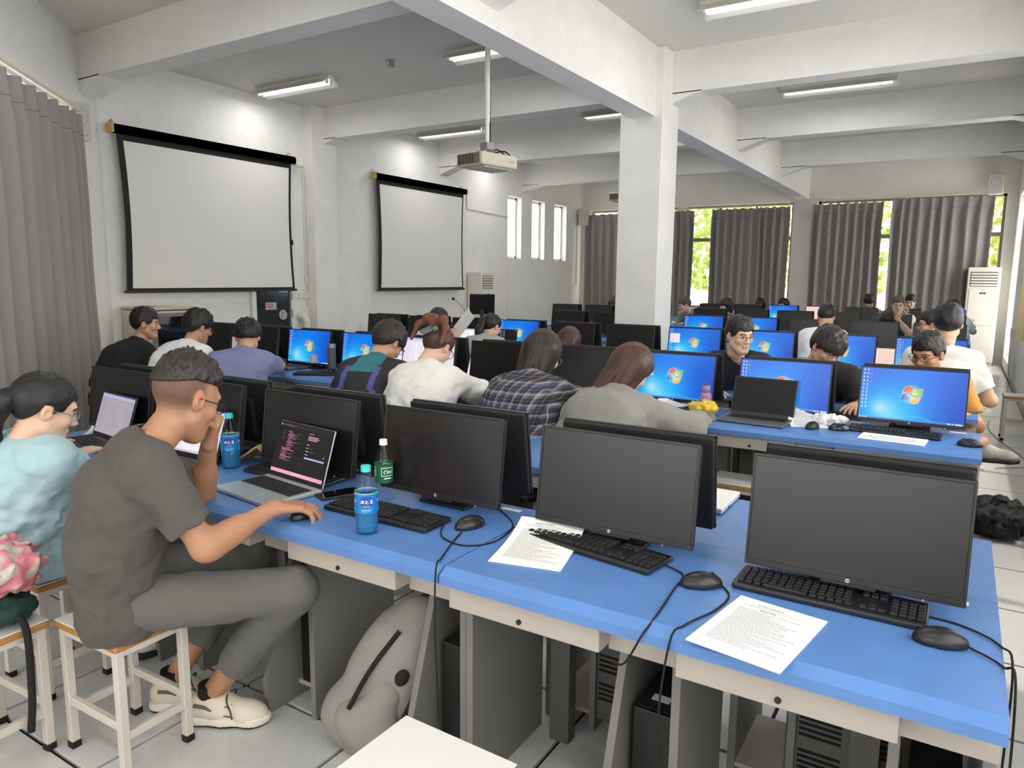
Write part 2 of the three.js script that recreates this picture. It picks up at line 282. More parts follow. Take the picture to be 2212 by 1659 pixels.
function makeDesk(far) {
  const d = far ? 0.545 : 0.583, W = 1.294;
  const o = thing('computer_desk', '', 'desk');
  part(o, 'desktop', uvXZ(alongX(topProfile(d), W - 0.003)), M.blue);
  const panel = (x, pts) => at(prism(pts.map(([z, y]) => [-z, y]), 0.02, 0.0015), x - 0.01, 0, 0, 0, Math.PI / 2);
  for (const x0 of [-W / 2, 0]) {
    part(o, 'drawer', [rbox(0.455, 0.068, 0.016, 0.004, x0 + 0.245, 0.678, -0.03), box(0.44, 0.012, 0.3, x0 + 0.245, 0.65, -0.18), box(0.012, 0.055, 0.3, x0 + 0.466, 0.672, -0.185)], M.beige);
    part(o, 'drawer_lock', cyl(0.007, 0.007, 0.006, x0 + 0.245, 0.664, -0.02, Math.PI / 2), M.black);
    part(o, 'fascia', box(0.175, 0.09, 0.016, x0 + 0.556, 0.67, -0.1), M.beige);
    part(o, 'slanted_panel', panel(x0 + 0.462, [[-0.24, 0.64], [-0.07, 0.12], [-0.08, 0.0], [-d + 0.03, 0.0], [-d + 0.03, 0.64]]), M.grey);
    part(o, 'side_panel', panel(x0 + 0.632, [[-0.14, 0.715], [-0.14, 0.0], [-d + 0.03, 0.0], [-d + 0.03, 0.715]]), M.grey);
    part(o, 'tower_shelf', box(0.15, 0.016, d - 0.25, x0 + 0.547, 0.06, -d / 2 - 0.09), M.beige);
  }
  part(o, 'end_panel', panel(-W / 2 + 0.012, [[-0.13, 0.715], [-0.13, 0.0], [-d + 0.03, 0.0], [-d + 0.03, 0.715]]), M.grey);
  if (!far) for (const px of [-W / 2 + 0.12, W / 2 - 0.26]) part(o, 'rear_post', box(0.07, 0.715, 0.05, px, 0.3575, -d + 0.06), M.darkGrey);
  else for (const x of [-W * 0.26, W * 0.24]) {
    const c = part(o, 'cable_cabinet', rbox(0.34, 0.66, 0.13, 0.003, x, 0.37, -d + 0.11), M.darkGrey);
    for (const g of slatVent(x, 0.12, 0.32, -d + 0.043)) part(c, 'vent', g, M.rubber);
    part(c, 'cabinet_lock', cyl(0.008, 0.008, 0.006, x - 0.14, 0.42, -d + 0.043, Math.PI / 2), M.black);
  }
  part(o, 'seat_label', rbox(0.075, 0.0008, 0.022, 0.0003, W / 2 - 0.1, DESK + 0.0004, -d + 0.04), M.paper);
  return o;
}
const deskNear = makeDesk(false), deskFar = makeDesk(true);
const deskRows = [3, 5, 5, 4, 5, 5];
deskRows.forEach((n, r) => {
  for (let j = 0; j < n; j++) for (const far of [false, true]) {
    const x = 0.14 - 0.647 - 1.297 * j, z = far ? ROWZ[r] - 1.13 : ROWZ[r], l = `blue topped computer desk, ${ORD[j]} in the ${ROWN[r]}, ${far ? 'far side' : 'near side'}`;
    const src = far ? deskFar : deskNear, o = r + j === 0 ? src : copy(src, l);
    o.userData.label = l; o.userData.group = 'blue computer desks'; o.position.set(x, 0, z); o.rotation.y = far ? Math.PI : 0;
  }
});
// computer towers in the front row compartments
{
  const t = thing('computer_tower', '', 'computer');
  part(t, 'case', rbox(0.11, 0.34, 0.3, 0.006, 0, 0.17, 0), M.blackMatt);
  part(t, 'front_bezel', rbox(0.11, 0.34, 0.012, 0.004, 0, 0.17, 0.156), M.black);
  part(t, 'case_label', box(0.05, 0.001, 0.03, 0.0, 0.3405, 0.09), M.paper);
  part(t, 'rear_vent', slatVent(0, 0.05, 0.1, -0.151), M.darkGrey);
  const spots = [[-0.647 - 0.1, 'under the gap between the two right monitors'], [0, 'in the right end of the front desk']];
  [0, 1, 2, 3].forEach((k) => { const x = 0.14 - 0.1 - 0.6485 * k, l = ['black computer tower in the rightmost desk compartment of the front row', 'black computer tower with a paper label, second compartment from the right', 'black computer tower beside the grey backpack, in the compartment left of the seam', 'black computer tower behind the knees of the man in grey'][k];
    const o = k ? copy(t, l) : t; o.userData.label = l; o.userData.group = 'computer towers under the front desks'; o.position.set(x, 0.068, ROWZ[0] - 0.38); });
}
// ---------- monitors ----------
const icons = (g, cols, x0, y0, n, s = 1) => { seed = 5; const pal = ['#f4f6fa', '#e8eef6', '#7fd0ff', '#ff5a7a', '#ffffff', '#ffd24a', '#2b6cff', '#e33', '#cfe8ff', '#333']; let c = 0; for (let i = 0; i < cols; i++) for (let j = 0; j < n[i]; j++) { const x = x0 + i * 21 * s, y = y0 + j * 25 * s; g.fillStyle = pal[(c * 7 + j * 3 + i) % pal.length]; g.fillRect(x, y, 9 * s, 9 * s); g.fillStyle = pal[(c * 3 + 1) % pal.length]; g.fillRect(x + 3 * s, y + 2 * s, 5 * s, 4 * s); g.fillStyle = 'rgba(255,255,255,.75)'; g.fillRect(x - 2 * s, y + 12 * s, 13 * s, 2 * s); c++; } };
function desktop(sticky, dark) {
  return canvasTex(640, 360, (g, w, h) => {
    let q = g.createLinearGradient(0, 0, w, h * 0.7); q.addColorStop(0, '#0a62d8'); q.addColorStop(0.5, '#0b7df0'); q.addColorStop(1, '#0a50c8'); g.fillStyle = q; g.fillRect(0, 0, w, h);
    q = g.createRadialGradient(w * 0.3, h * 0.95, 5, w * 0.3, h * 0.95, w * 0.62); q.addColorStop(0, 'rgba(120,225,255,.95)'); q.addColorStop(0.35, 'rgba(30,190,250,.8)'); q.addColorStop(1, 'rgba(10,110,235,0)'); g.fillStyle = q; g.fillRect(0, 0, w, h);
    q = g.createRadialGradient(w * 0.2, h * 0.78, 2, w * 0.22, h * 0.75, w * 0.16); q.addColorStop(0, 'rgba(225,235,245,.75)'); q.addColorStop(1, 'rgba(160,220,250,0)'); g.fillStyle = q; g.fillRect(0, 0, w, h);
    g.strokeStyle = 'rgba(190,240,255,.7)'; g.lineWidth = 3; g.beginPath(); g.moveTo(w * 0.3, h * 0.98); g.quadraticCurveTo(w * 0.62, h * 0.82, w * 0.72, h * 0.99); g.stroke();
    // waving four-pane flag
    const cx = w * 0.5, cy = h * 0.48, S = 62; const pane = (col, edge, pts) => { const gr = g.createRadialGradient(cx, cy, 4, cx, cy, S * 1.25); gr.addColorStop(0, edge); gr.addColorStop(1, col); g.fillStyle = gr; g.beginPath(); g.moveTo(cx + pts[0] * S, cy + pts[1] * S); for (let i = 2; i < pts.length; i += 4) g.quadraticCurveTo(cx + pts[i] * S, cy + pts[i + 1] * S, cx + pts[i + 2] * S, cy + pts[i + 3] * S); g.fill(); g.strokeStyle = 'rgba(255,245,225,.8)'; g.lineWidth = 2.5; g.stroke(); };
    g.fillStyle = 'rgba(160,225,255,.35)'; g.beginPath(); g.arc(cx, cy, S * 1.1, 0, 7); g.fill();
    pane('#e8431f', '#ffb08a', [-0.72, -0.78, -0.35, -1.1, 0.12, -0.84, 0.05, -0.5, -0.05, -0.14, -0.45, -0.36, -0.9, -0.14, -0.8, -0.45, -0.72, -0.78]);
    pane('#6db52c', '#f3f7b0', [0.22, -0.78, 0.6, -0.52, 1.08, -0.74, 1.0, -0.35, 0.9, 0.0, 0.5, 0.2, 0.04, -0.06, 0.12, -0.42, 0.22, -0.78]);
    pane('#0a4fae', '#d8f0ff', [-0.94, 0.0, -0.5, -0.24, -0.06, 0.02, -0.14, 0.36, -0.24, 0.72, -0.62, 0.48, -1.1, 0.72, -1.02, 0.36, -0.94, 0.0]);
    pane('#f0a814', '#fff0b0', [0.02, 0.1, 0.45, 0.36, 0.86, 0.16, 0.78, 0.52, 0.68, 0.88, 0.3, 1.12, -0.18, 0.82, -0.08, 0.46, 0.02, 0.1]);
    icons(g, 3, 12, 10, [11, 11, 4], 1.05);
    q = g.createLinearGradient(0, h - 17, 0, h); q.addColorStop(0, 'rgba(120,190,240,.8)'); q.addColorStop(1, 'rgba(20,90,190,.9)'); g.fillStyle = q; g.fillRect(0, h - 16, w, 16);
    g.fillStyle = 'rgba(240,250,255,.9)'; for (const [x, ww] of [[6, 10], [24, 9], [42, 12], [w - 95, 16], [w - 70, 10], [w - 50, 40]]) g.fillRect(x, h - 12, ww, 8);
    if (sticky) { g.fillStyle = '#efe6f6'; g.fillRect(12, 66, 128, 116); g.fillStyle = 'rgba(120,100,140,.55)'; for (let i = 0; i < 7; i++) g.fillRect(20, 78 + i * 14, 40 + (i * 37) % 70, 3); }
    if (dark) { g.fillStyle = '#15141c'; g.fillRect(0, 130, 300, 230); icons(g, 3, 20, 150, [4, 4, 4], 1.3); g.fillStyle = '#ff7850'; g.fillRect(250, 148, 40, 4); }
  });
}
const lines = (g, x, y, w, n, lh, col, th = 2) => { g.fillStyle = col; for (let i = 0; i < n; i++) { let p = x; const e = x + w * rr(0.45, 1); while (p < e) { const q = rr(3, 14); g.fillRect(p, y + i * lh, Math.min(q, e - p), th); p += q + rr(2, 4); } } };
const docTex = (bg, page, s) => canvasTex(512, 300, (g, w, h) => { seed = 60 + s; g.fillStyle = bg; g.fillRect(0, 0, w, h); g.fillStyle = 'rgba(70,100,190,.85)'; g.fillRect(0, 0, w, 7); g.fillStyle = 'rgba(205,203,225,.9)'; g.fillRect(0, 7, w, 22); g.fillStyle = page; g.fillRect(w * 0.24, 42, w * 0.54, h - 60); lines(g, w * 0.28, 58, w * 0.44, 17, 12, 'rgba(105,105,130,.45)', 3); lines(g, 14, 50, 80, 12, 16, 'rgba(120,120,150,.35)', 3); g.fillStyle = 'rgba(190,188,210,.9)'; g.fillRect(0, h - 12, w, 12); });
const warmTex = canvasTex(512, 300, (g, w, h) => { seed = 77; g.fillStyle = '#f2dcb4'; g.fillRect(0, 0, w, h); g.fillStyle = '#4a3a52'; g.fillRect(0, 0, w, 14); g.fillStyle = '#f0c080'; g.fillRect(w * 0.78, 16, 40, 12); lines(g, 20, 40, w * 0.85, 19, 13, 'rgba(150,110,70,.65)', 3); });
const pinkTex = canvasTex(512, 300, (g, w, h) => { seed = 78; g.fillStyle = '#f6d6c6'; g.fillRect(0, 0, w, h); g.fillStyle = '#c9806e'; g.fillRect(0, 10, w, 5); g.fillRect(0, 34, w, 3); g.fillStyle = '#fbeae2'; g.fillRect(0, 16, w, 17); lines(g, 30, 60, w * 0.8, 14, 15, 'rgba(170,120,110,.35)', 2); });
const codeTex = canvasTex(1024, 640, (g, w, h) => { seed = 79; g.fillStyle = '#1d1b1c'; g.fillRect(0, 0, w, h); g.fillStyle = '#2a2829'; g.fillRect(0, 0, w, 44); g.fillStyle = '#e8e6ea'; g.fillRect(14, 12, 18, 18); lines(g, 60, 18, 430, 1, 10, '#8d8890', 8); lines(g, 90, 96, 60, 5, 30, '#b5724e', 6);
  const pal = ['#e06a9a', '#d85c86', '#c06ad0', '#e58a6a', '#f0a0b8', '#8f7bd8']; for (let i = 0; i < 26; i++) { const x = 190 - (i > 14 ? 80 : 0) + (i % 3) * 14; lines(g, x, 90 + i * 15, 90 + (i * 53) % 170, 1, 10, pal[i % 6], 8); if (i % 4 === 1) lines(g, x + 180, 90 + i * 15, 110, 1, 10, '#6f6a78', 6); }
  lines(g, 610, 70, 150, 1, 10, '#d7c7d0', 9); for (let i = 0; i < 3; i++) lines(g, 600, 104 + i * 20, 380 - i * 60, 1, 10, '#f3a9bd', 13); lines(g, 600, 210, 70, 4, 42, '#e9e2e6', 9); lines(g, 640, 252, 140, 2, 40, '#7f7a80', 6); g.fillStyle = '#b9aef0'; g.fillRect(600, 372, 380, 22); g.fillStyle = '#f0d0d8'; g.beginPath(); g.arc(960, 330, 9, 0, 7); g.fill(); lines(g, 520, 470, 70, 3, 22, '#6a676a', 6);
  g.fillStyle = '#f7a9c2'; g.fillRect(0, h - 46, w, 46); g.fillStyle = '#ffe9f0'; for (let i = 0; i < 7; i++) g.fillRect(430 + i * 28, h - 32, 12, 14); });
const drawTex = canvasTex(512, 340, (g, w, h) => { seed = 81; g.fillStyle = '#eceeee'; g.fillRect(0, 0, w, h); g.fillStyle = '#d9c8a4'; g.fillRect(0, 0, w, 34); g.fillStyle = '#52708f'; g.fillRect(0, 34, w, 26); g.fillStyle = '#a8c4d8'; g.fillRect(w * 0.62, 4, w * 0.3, 40); lines(g, 20, 80, w * 0.8, 2, 14, 'rgba(130,130,130,.5)', 3); g.strokeStyle = 'rgba(80,80,80,.8)'; g.lineWidth = 2; for (let i = 0; i < 6; i++) { g.beginPath(); g.moveTo(60 + i * 60, 170 + rr(-20, 20)); for (let k = 0; k < 5; k++) g.lineTo(60 + i * 60 + k * 12, 180 + rr(-26, 26)); g.stroke(); } });
const lit = (t, k = 1) => new THREE.MeshStandardMaterial({ color: 0x050505, roughness: 0.3, emissive: 0xffffff, emissiveMap: t, emissiveIntensity: k });
const SCR = { off: phys(rgb(21, 20, 20), 0.32, { clearcoat: 0.25, clearcoatRoughness: 0.28 }), desk: lit(desktop()), sticky: lit(desktop(true)), dark: lit(desktop(false, true)), doc: lit(docTex('#e9e4f4', '#f6f2fa', 1)), doc2: lit(docTex('#f1ecf4', '#faf5fa', 2)), doc3: lit(docTex('#b9b2bd', '#bfb8c2', 3), 0.8), pink: lit(pinkTex), warm: lit(warmTex), code: lit(codeTex), draw: lit(drawTex) };
const ledRed = new THREE.MeshStandardMaterial({ color: 0x220000, emissive: new THREE.Color(1, 0.08, 0.05), emissiveIntensity: 2.2 }), ledBlue = new THREE.MeshStandardMaterial({ color: 0x000022, emissive: new THREE.Color(0.1, 0.25, 1), emissiveIntensity: 2.5 });
const emblemTex = canvasTex(64, 64, (g) => { g.fillStyle = '#1a1a1b'; g.fillRect(0, 0, 64, 64); g.fillStyle = '#c9c9cc'; g.beginPath(); g.arc(32, 32, 28, 0, 7); g.fill(); g.fillStyle = '#222'; g.font = 'italic bold 40px sans-serif'; g.textAlign = 'center'; g.fillText('hp', 32, 43); });
const emblemMat = std(0xffffff, 0.4, { map: emblemTex });
const screenUV = (w, h) => new THREE.PlaneGeometry(w, h);
function makeMonitor() {
  const w = 0.505, h = 0.297, t = -7.4 * D, o = thing('monitor', '', 'monitor');
  const tilt = (g) => { g.translate(0, h / 2, 0); g.applyMatrix4(new THREE.Matrix4().makeRotationX(t)); g.translate(0, 0.04, 0); return g; };
  part(o, 'bezel', tilt(merge([rbox(w, 0.007, 0.012, 0.002, 0, h / 2 - 0.0035, -0.006), rbox(w, 0.016, 0.012, 0.002, 0, -h / 2 + 0.008, -0.006), rbox(0.007, h, 0.012, 0.002, -w / 2 + 0.0035, 0, -0.006), rbox(0.007, h, 0.012, 0.002, w / 2 - 0.0035, 0, -0.006), rbox(0.13, 0.012, 0.01, 0.004, 0, -h / 2 - 0.003, -0.007)])), M.bezel);
  part(o, 'screen', tilt(at(screenUV(w - 0.014, h - 0.023), 0, 0.0045, -0.0035)), SCR.off);
  part(o, 'back_cover', tilt(merge([rbox(w - 0.004, h - 0.004, 0.022, 0.008, 0, 0, -0.022), rbox(0.3, 0.17, 0.03, 0.012, 0, -0.02, -0.042), box(0.25, 0.022, 0.006, 0, 0.055, -0.036)])), M.blackMatt);
  part(o, 'neck', [rbox(0.07, 0.19, 0.028, 0.008, 0, 0.1, -0.088, 0.06), rbox(0.1, 0.09, 0.02, 0.006, 0, 0.17, -0.074, t)], M.black);
  part(o, 'base', rbox(0.2, 0.012, 0.15, 0.005, 0, 0.006, -0.13), M.black);
  part(o, 'emblem', tilt(at(new THREE.CircleGeometry(0.0062, 20), 0, -h / 2 + 0.0085, 0.0008)), emblemMat);
  part(o, 'power_light', tilt(ball(0.0026, 0.165, -h / 2 - 0.0005, -0.002, 1, 1, 1, 8)), ledRed);
  return o;
}
const monitorProto = makeMonitor(); let monitorUsed = false;
const screenOf = (o) => o.children.find((c) => c.name === 'screen');
function monitor(r, k, far, kind) {
  const state = { off: 'black monitor with a dark screen', desk: 'monitor showing a blue desktop with four-colour flag', sticky: 'monitor with a blue desktop and pale note window', dark: 'monitor with a blue desktop under a dark window', doc: 'monitor showing a white document window', pink: 'monitor showing a pinkish white page' }[kind];
  const l = far ? `black monitor turned away, ${ORD[k]} in the ${ROWN[r]}` : `${state}, ${ORD[k]} in the ${ROWN[r]}`;
  const o = monitorUsed ? copy(monitorProto, l) : monitorProto; monitorUsed = true; o.userData.label = l; o.userData.group = far ? 'monitors turned away from the viewer' : 'monitors facing the viewer';
  const x = X0 - SP * k; o.position.set(x, DESK, ROWZ[r] + (far ? -0.645 : -0.407)); o.rotation.y = far ? Math.PI : 0;
  screenOf(o).material = SCR[kind]; if (kind !== 'off' && !far) o.children.find((c) => c.name === 'power_light').material = ledBlue;
  return o;
}
const states = ['off off off off off off', 'desk desk sticky off off doc desk desk off off', 'desk desk desk sticky off off dark off off off', 'off off off desk desk - off off', 'off off off off off off - - off off', 'desk off off pink desk off off - - off'];
states.forEach((s, r) => s.split(' ').forEach((k, i) => { if (k !== '-') monitor(r, i, false, k); }));
[[0, 1, 2, 3, 4, 5], [0, 1, 2, 3, 4, 5, 6, 7, 8, 9], [0, 1, 2, 3, 4, 5, 6, 7, 8, 9], [0, 1, 2, 3, 4, 6, 7], [0, 1, 2, 3, 4, 5, 8, 9], [0, 1, 2, 3, 4, 5, 6, 9]].forEach((l, r) => l.forEach((k) => monitor(r, k, true, 'off')));
// ---------- stools ----------
const woodEdge = std(0xffffff, 0.6, { map: canvasTex(256, 64, (g, w, h) => { g.fillStyle = '#b07a3a'; g.fillRect(0, 0, w, h); seed = 33; for (let i = 0; i < 260; i++) { const y = rnd() * h; g.strokeStyle = rnd() > 0.5 ? 'rgba(90,55,20,.35)' : 'rgba(225,175,105,.35)'; g.lineWidth = rr(0.5, 1.6); g.beginPath(); const x = rnd() * w; g.moveTo(x, y); g.lineTo(x + rr(10, 70), y + rr(-2, 2)); g.stroke(); } }) });
const stoolPaint = std(rgb(205, 199, 188), 0.5, { bumpMap: rep(bumpFine, 5), bumpScale: 0.0002 });
const seatTop = phys(rgb(222, 222, 218), 0.4);
function makeStool() {
  const o = thing('stool', '', 'stool'), w = 0.335, d = 0.255, h = 0.45;
  part(o, 'seat', rbox(w, 0.005, d, 0.0024, 0, h - 0.0025, 0), seatTop);
  part(o, 'seat_edge', rbox(w + 0.002, 0.024, d + 0.002, 0.008, 0, h - 0.0165, 0), woodEdge);
  for (const sx of [-1, 1]) for (const sz of [-1, 1]) { const l = part(o, 'leg', rbox(0.027, h - 0.05, 0.027, 0.003, sx * (w / 2 - 0.022), (h - 0.05) / 2 + 0.022, sz * (d / 2 - 0.02)), stoolPaint); part(l, 'rubber_foot', rbox(0.031, 0.024, 0.031, 0.003, sx * (w / 2 - 0.022), 0.012, sz * (d / 2 - 0.02)), M.rubber); }
  part(o, 'apron', [box(w - 0.05, 0.022, 0.018, 0, h - 0.04, d / 2 - 0.02), box(w - 0.05, 0.022, 0.018, 0, h - 0.04, -d / 2 + 0.02), box(0.018, 0.022, d - 0.05, w / 2 - 0.022, h - 0.04, 0), box(0.018, 0.022, d - 0.05, -w / 2 + 0.022, h - 0.04, 0)], stoolPaint);
  for (const s of [-1, 1]) { part(o, 'rail', rbox(0.02, 0.028, d - 0.05, 0.003, s * (w / 2 - 0.022), 0.135, 0), stoolPaint); part(o, 'rail', rbox(w - 0.05, 0.028, 0.02, 0.003, 0, 0.17, s * (d / 2 - 0.02)), stoolPaint); }
  return o;
}
const stoolProto = makeStool(); let stoolUsed = false;
function stool(x, z, label, ry = 0) { const o = stoolUsed ? copy(stoolProto, label) : stoolProto; stoolUsed = true; o.userData.label = label; o.userData.group = 'white metal stools'; o.position.set(x, 0, z); o.rotation.y = ry; return o; }
stool(-0.945, -1.165, 'empty white topped stool cut by the bottom edge, in front of the grey backpack', -0.02);
stool(-2.232, -1.212, 'white stool with wooden edge under the man in the grey t-shirt', 0.02);
stool(-2.57, -0.935, 'white stool at the left edge carrying the green bag and pink jacket', 0.06);
stool(-2.87, -1.3, 'white stool under the girl in the light blue shirt', 0);
stool(-0.95, -3.985, 'empty stool pushed under the second row, below the open laptop', 0);
stool(0.59, -8.62, 'empty stool beside the right wall in the aisle', 0.02);

// ---------- fittings on the walls ----------
const matteScreen = std(rgb(226, 225, 220), 0.9, { bumpMap: rep(bumpSoft, 1), bumpScale: 0.004 });
function projectionScreen(label, z0, z1, yTop, yBot, yellow) {
  const o = thing('projection_screen', label, 'projection screen', [XL, 0, (z0 + z1) / 2], Math.PI / 2), W = Math.abs(z1 - z0), f = 0.1;
  part(o, 'housing', [at(prism([[0.06, -0.05], [0.14, -0.05], [0.15, -0.02], [0.15, 0.02], [0.12, 0.045], [0.06, 0.045]], W), -W / 2, yTop - 0.045, 0, 0, Math.PI / 2).scale(1, 1, -1)].map((g) => { const i = g.index, n = i ? g.toNonIndexed() : g; return n; }), M.cream);
  part(o, 'end_cap', rbox(0.03, 0.11, 0.11, 0.01, -W / 2, yTop - 0.047, 0.105), std(rgb(205, 170, 95), 0.5), 'yellowed plastic end cap');
  part(o, 'end_cap', rbox(0.03, 0.11, 0.11, 0.01, W / 2, yTop - 0.047, 0.105), M.cream);
  const cw = W - 0.13, ch = yTop - 0.1 - yBot;
  const fx = (u, v) => { const pull = 0.035 * Math.sin(v * Math.PI) * (u - 0.5) * 2; return [(u - 0.5) * cw - pull, yBot + v * ch, 0.1 + 0.006 * Math.sin(u * 11 + v) * (1 - v)]; };
  part(o, 'black_border', sheet(24, 20, fx, [0, 0, 0.003]), M.blackMatt);
  part(o, 'white_surface', grid(24, 20, (u, v) => { const uu = 0.028 + u * (1 - 0.045), p = fx(uu, 0.022 + v * (1 - 0.06)); return [p[0], p[1], p[2] + 0.003]; }), matteScreen);
  part(o, 'bottom_bar', rbox(cw + 0.05, 0.03, 0.03, 0.008, 0, yBot, 0.1), M.black);
  for (const s of [-1, 1]) part(o, 'hanger', [tube([[s * (W / 2 - 0.05), yTop, 0.08], [s * (W / 2 - 0.05), yTop + 0.05, 0.05], [s * (W / 2 - 0.05), yTop + 0.03, 0.0]], 0.006, 10)], M.steel);
  return o;
}
projectionScreen('larger lowered projection screen with black border on the left wall', -4.65, -7.24, 3.19, 1.352, true);
const sc2 = projectionScreen('smaller-looking lowered projection screen farther along the left wall, beside the left air conditioner', -8.84, -11.35, 3.185, 1.33);
const logoTex = canvasTex(128, 24, (g, w, h) => { g.fillStyle = '#dedbd0'; g.fillRect(0, 0, w, h); g.fillStyle = '#222'; g.font = 'italic bold 17px sans-serif'; g.fillText('• REDLEAF', 6, 18); });

function speaker(label, x, y, z, ry, s = 1) {
  const o = thing('wall_speaker', label, 'loudspeaker', [x, y, z], ry); const w = 0.23 * s, h = 0.36 * s, d = 0.2 * s;
  part(o, 'cabinet', rbox(w, h, d, 0.012, 0, 0, -d / 2), std(rgb(232, 226, 214), 0.5));
  const gr = part(o, 'grille', rbox(w - 0.012, h - 0.014, 0.008, 0.003, 0, 0, 0.003), std(rgb(200, 199, 198), 0.7, { bumpMap: rep(weave, 14, 20), bumpScale: 0.0012 }));
  part(gr, 'woofer', at(new THREE.TorusGeometry(w * 0.34, 0.004, 6, 36), 0, h * 0.13, 0.007), std(rgb(176, 176, 176), 0.7));
  part(gr, 'tweeter', [at(new THREE.TorusGeometry(w * 0.15, 0.003, 6, 24), -w * 0.18, -h * 0.32, 0.007)], std(rgb(176, 176, 176), 0.7));
  part(o, 'badge', box(0.02 * s, 0.022 * s, 0.003, w * 0.24, -h * 0.34, 0.008), std(rgb(214, 160, 140), 0.4));
  part(o, 'bracket', [box(0.05, 0.1, 0.1, 0, 0, -d - 0.05)], M.cream);
  return o;
}
speaker('white loudspeaker in the left corner between large curtain and big projection screen', -7.42, 3.02, -3.98, 107 * D);
speaker('white loudspeaker in the rear left corner beside the slit windows', -7.99, 3.02, -16.15, 40 * D);
speaker('white loudspeaker above the rear right curtain near the right wall', 0.34, 3.33, -16.2, -0.15);

// tall floor-standing air conditioners
function airConditioner(label, x, z, ry, w, h, d) {
  const o = thing('air_conditioner', label, 'air conditioner', [x, 0, z], ry), body = std(rgb(226, 221, 208), 0.45);
  part(o, 'body', [rbox(w, h - 0.06, d, 0.018, 0, h / 2 + 0.03, -d / 2), rbox(w - 0.02, 0.06, d - 0.02, 0.006, 0, 0.03, -d / 2)], body);
  part(o, 'upper_panel', rbox(w - 0.09, h * 0.37, 0.014, 0.005, 0, h * 0.6, 0.004), std(rgb(229, 225, 213), 0.4));
  part(o, 'lower_panel', rbox(w - 0.09, h * 0.37, 0.014, 0.005, 0, h * 0.225, 0.004), std(rgb(228, 223, 210), 0.4));
  part(o, 'vent_recess', rbox(w - 0.1, h * 0.145, 0.01, 0.003, 0, h * 0.88, 0.002), std(rgb(74, 74, 72), 0.6));
  for (let i = 0; i < 5; i++) part(o, 'vent_blade', rbox(w - 0.11, h * 0.017, 0.024, 0.004, 0, h * 0.823 + i * h * 0.028, 0.006, 0.5), body);
  const dp = part(o, 'display', rbox(0.1, 0.026, 0.004, 0.002, 0, h * 0.74, 0.012), M.blackGloss);
  part(dp, 'indicator_light', rbox(0.02, 0.008, 0.002, 0.0009, 0, h * 0.74, 0.0148), new THREE.MeshStandardMaterial({ color: 0x220800, emissive: new THREE.Color(1, 0.3, 0.05), emissiveIntensity: 1.5 }));
  part(o, 'brand_mark', box(0.05, 0.006, 0.001, 0, h * 0.775, 0.0116), M.darkGrey);
  part(o, 'script_logo', [tube([[-w * 0.36, h * 0.456, 0.0125], [-w * 0.3, h * 0.465, 0.0125], [-w * 0.27, h * 0.452, 0.0125], [-w * 0.2, h * 0.462, 0.0125], [-w * 0.14, h * 0.454, 0.0125]], 0.004, 20), tube([[-w * 0.22, h * 0.47, 0.0125], [-w * 0.17, h * 0.474, 0.0125]], 0.003, 6)], std(rgb(60, 90, 74), 0.5), 'green script mark');
  part(o, 'base_gap', box(w - 0.12, 0.012, 0.004, 0, 0.062, 0.002), M.black);
  return o;
}
airConditioner('tall cream standing air conditioner in front of the rear right window', 0.305, -15.95, 0, 0.52, 1.82, 0.36);
airConditioner('cream standing air conditioner against the left wall past the smaller screen', -7.85, -11.74, Math.PI / 2, 0.44, 1.66, 0.33);

// equipment cabinet in the left corner
{
  const o = thing('equipment_cabinet', 'beige equipment cabinet with dark glass door beneath the big projection screen', 'cabinet', [-7.885, 0, -4.965], Math.PI / 2), w = 0.57, h = 1.19, d = 0.56;
  part(o, 'body', [rbox(w, h - 0.05, d, 0.006, 0, h / 2 - 0.02, 0)], std(rgb(206, 196, 178), 0.5));
  part(o, 'top_cover', [rbox(w + 0.02, 0.03, d + 0.02, 0.006, 0, h - 0.02, 0), box(0.3, 0.008, 0.26, 0, h, 0.02)], std(rgb(198, 192, 176), 0.5));
  const dr = part(o, 'door', [box(0.05, h - 0.12, 0.02, -w / 2 + 0.03, h / 2 - 0.02, d / 2 + 0.012), box(0.05, h - 0.12, 0.02, w / 2 - 0.03, h / 2 - 0.02, d / 2 + 0.012), box(w - 0.06, 0.04, 0.02, 0, h - 0.09, d / 2 + 0.012), box(w - 0.06, 0.26, 0.02, 0, 0.2, d / 2 + 0.012), box(w - 0.06, 0.02, 0.02, 0, 0.66, d / 2 + 0.012)], std(rgb(122, 118, 110), 0.5));
  part(dr, 'glass', box(w - 0.1, h - 0.4, 0.006, 0, h / 2 + 0.1, d / 2 + 0.012), phys(rgb(20, 24, 26), 0.08, { clearcoat: 1 }), 'dark glass');
  part(dr, 'lock', cyl(0.01, 0.01, 0.012, w / 2 - 0.035, h - 0.16, d / 2 + 0.024, Math.PI / 2), M.steel);
  part(o, 'sticker', box(0.002, 0.03, 0.04, -w / 2 - 0.002, 0.86, 0.06), std(rgb(214, 170, 60), 0.6));
}
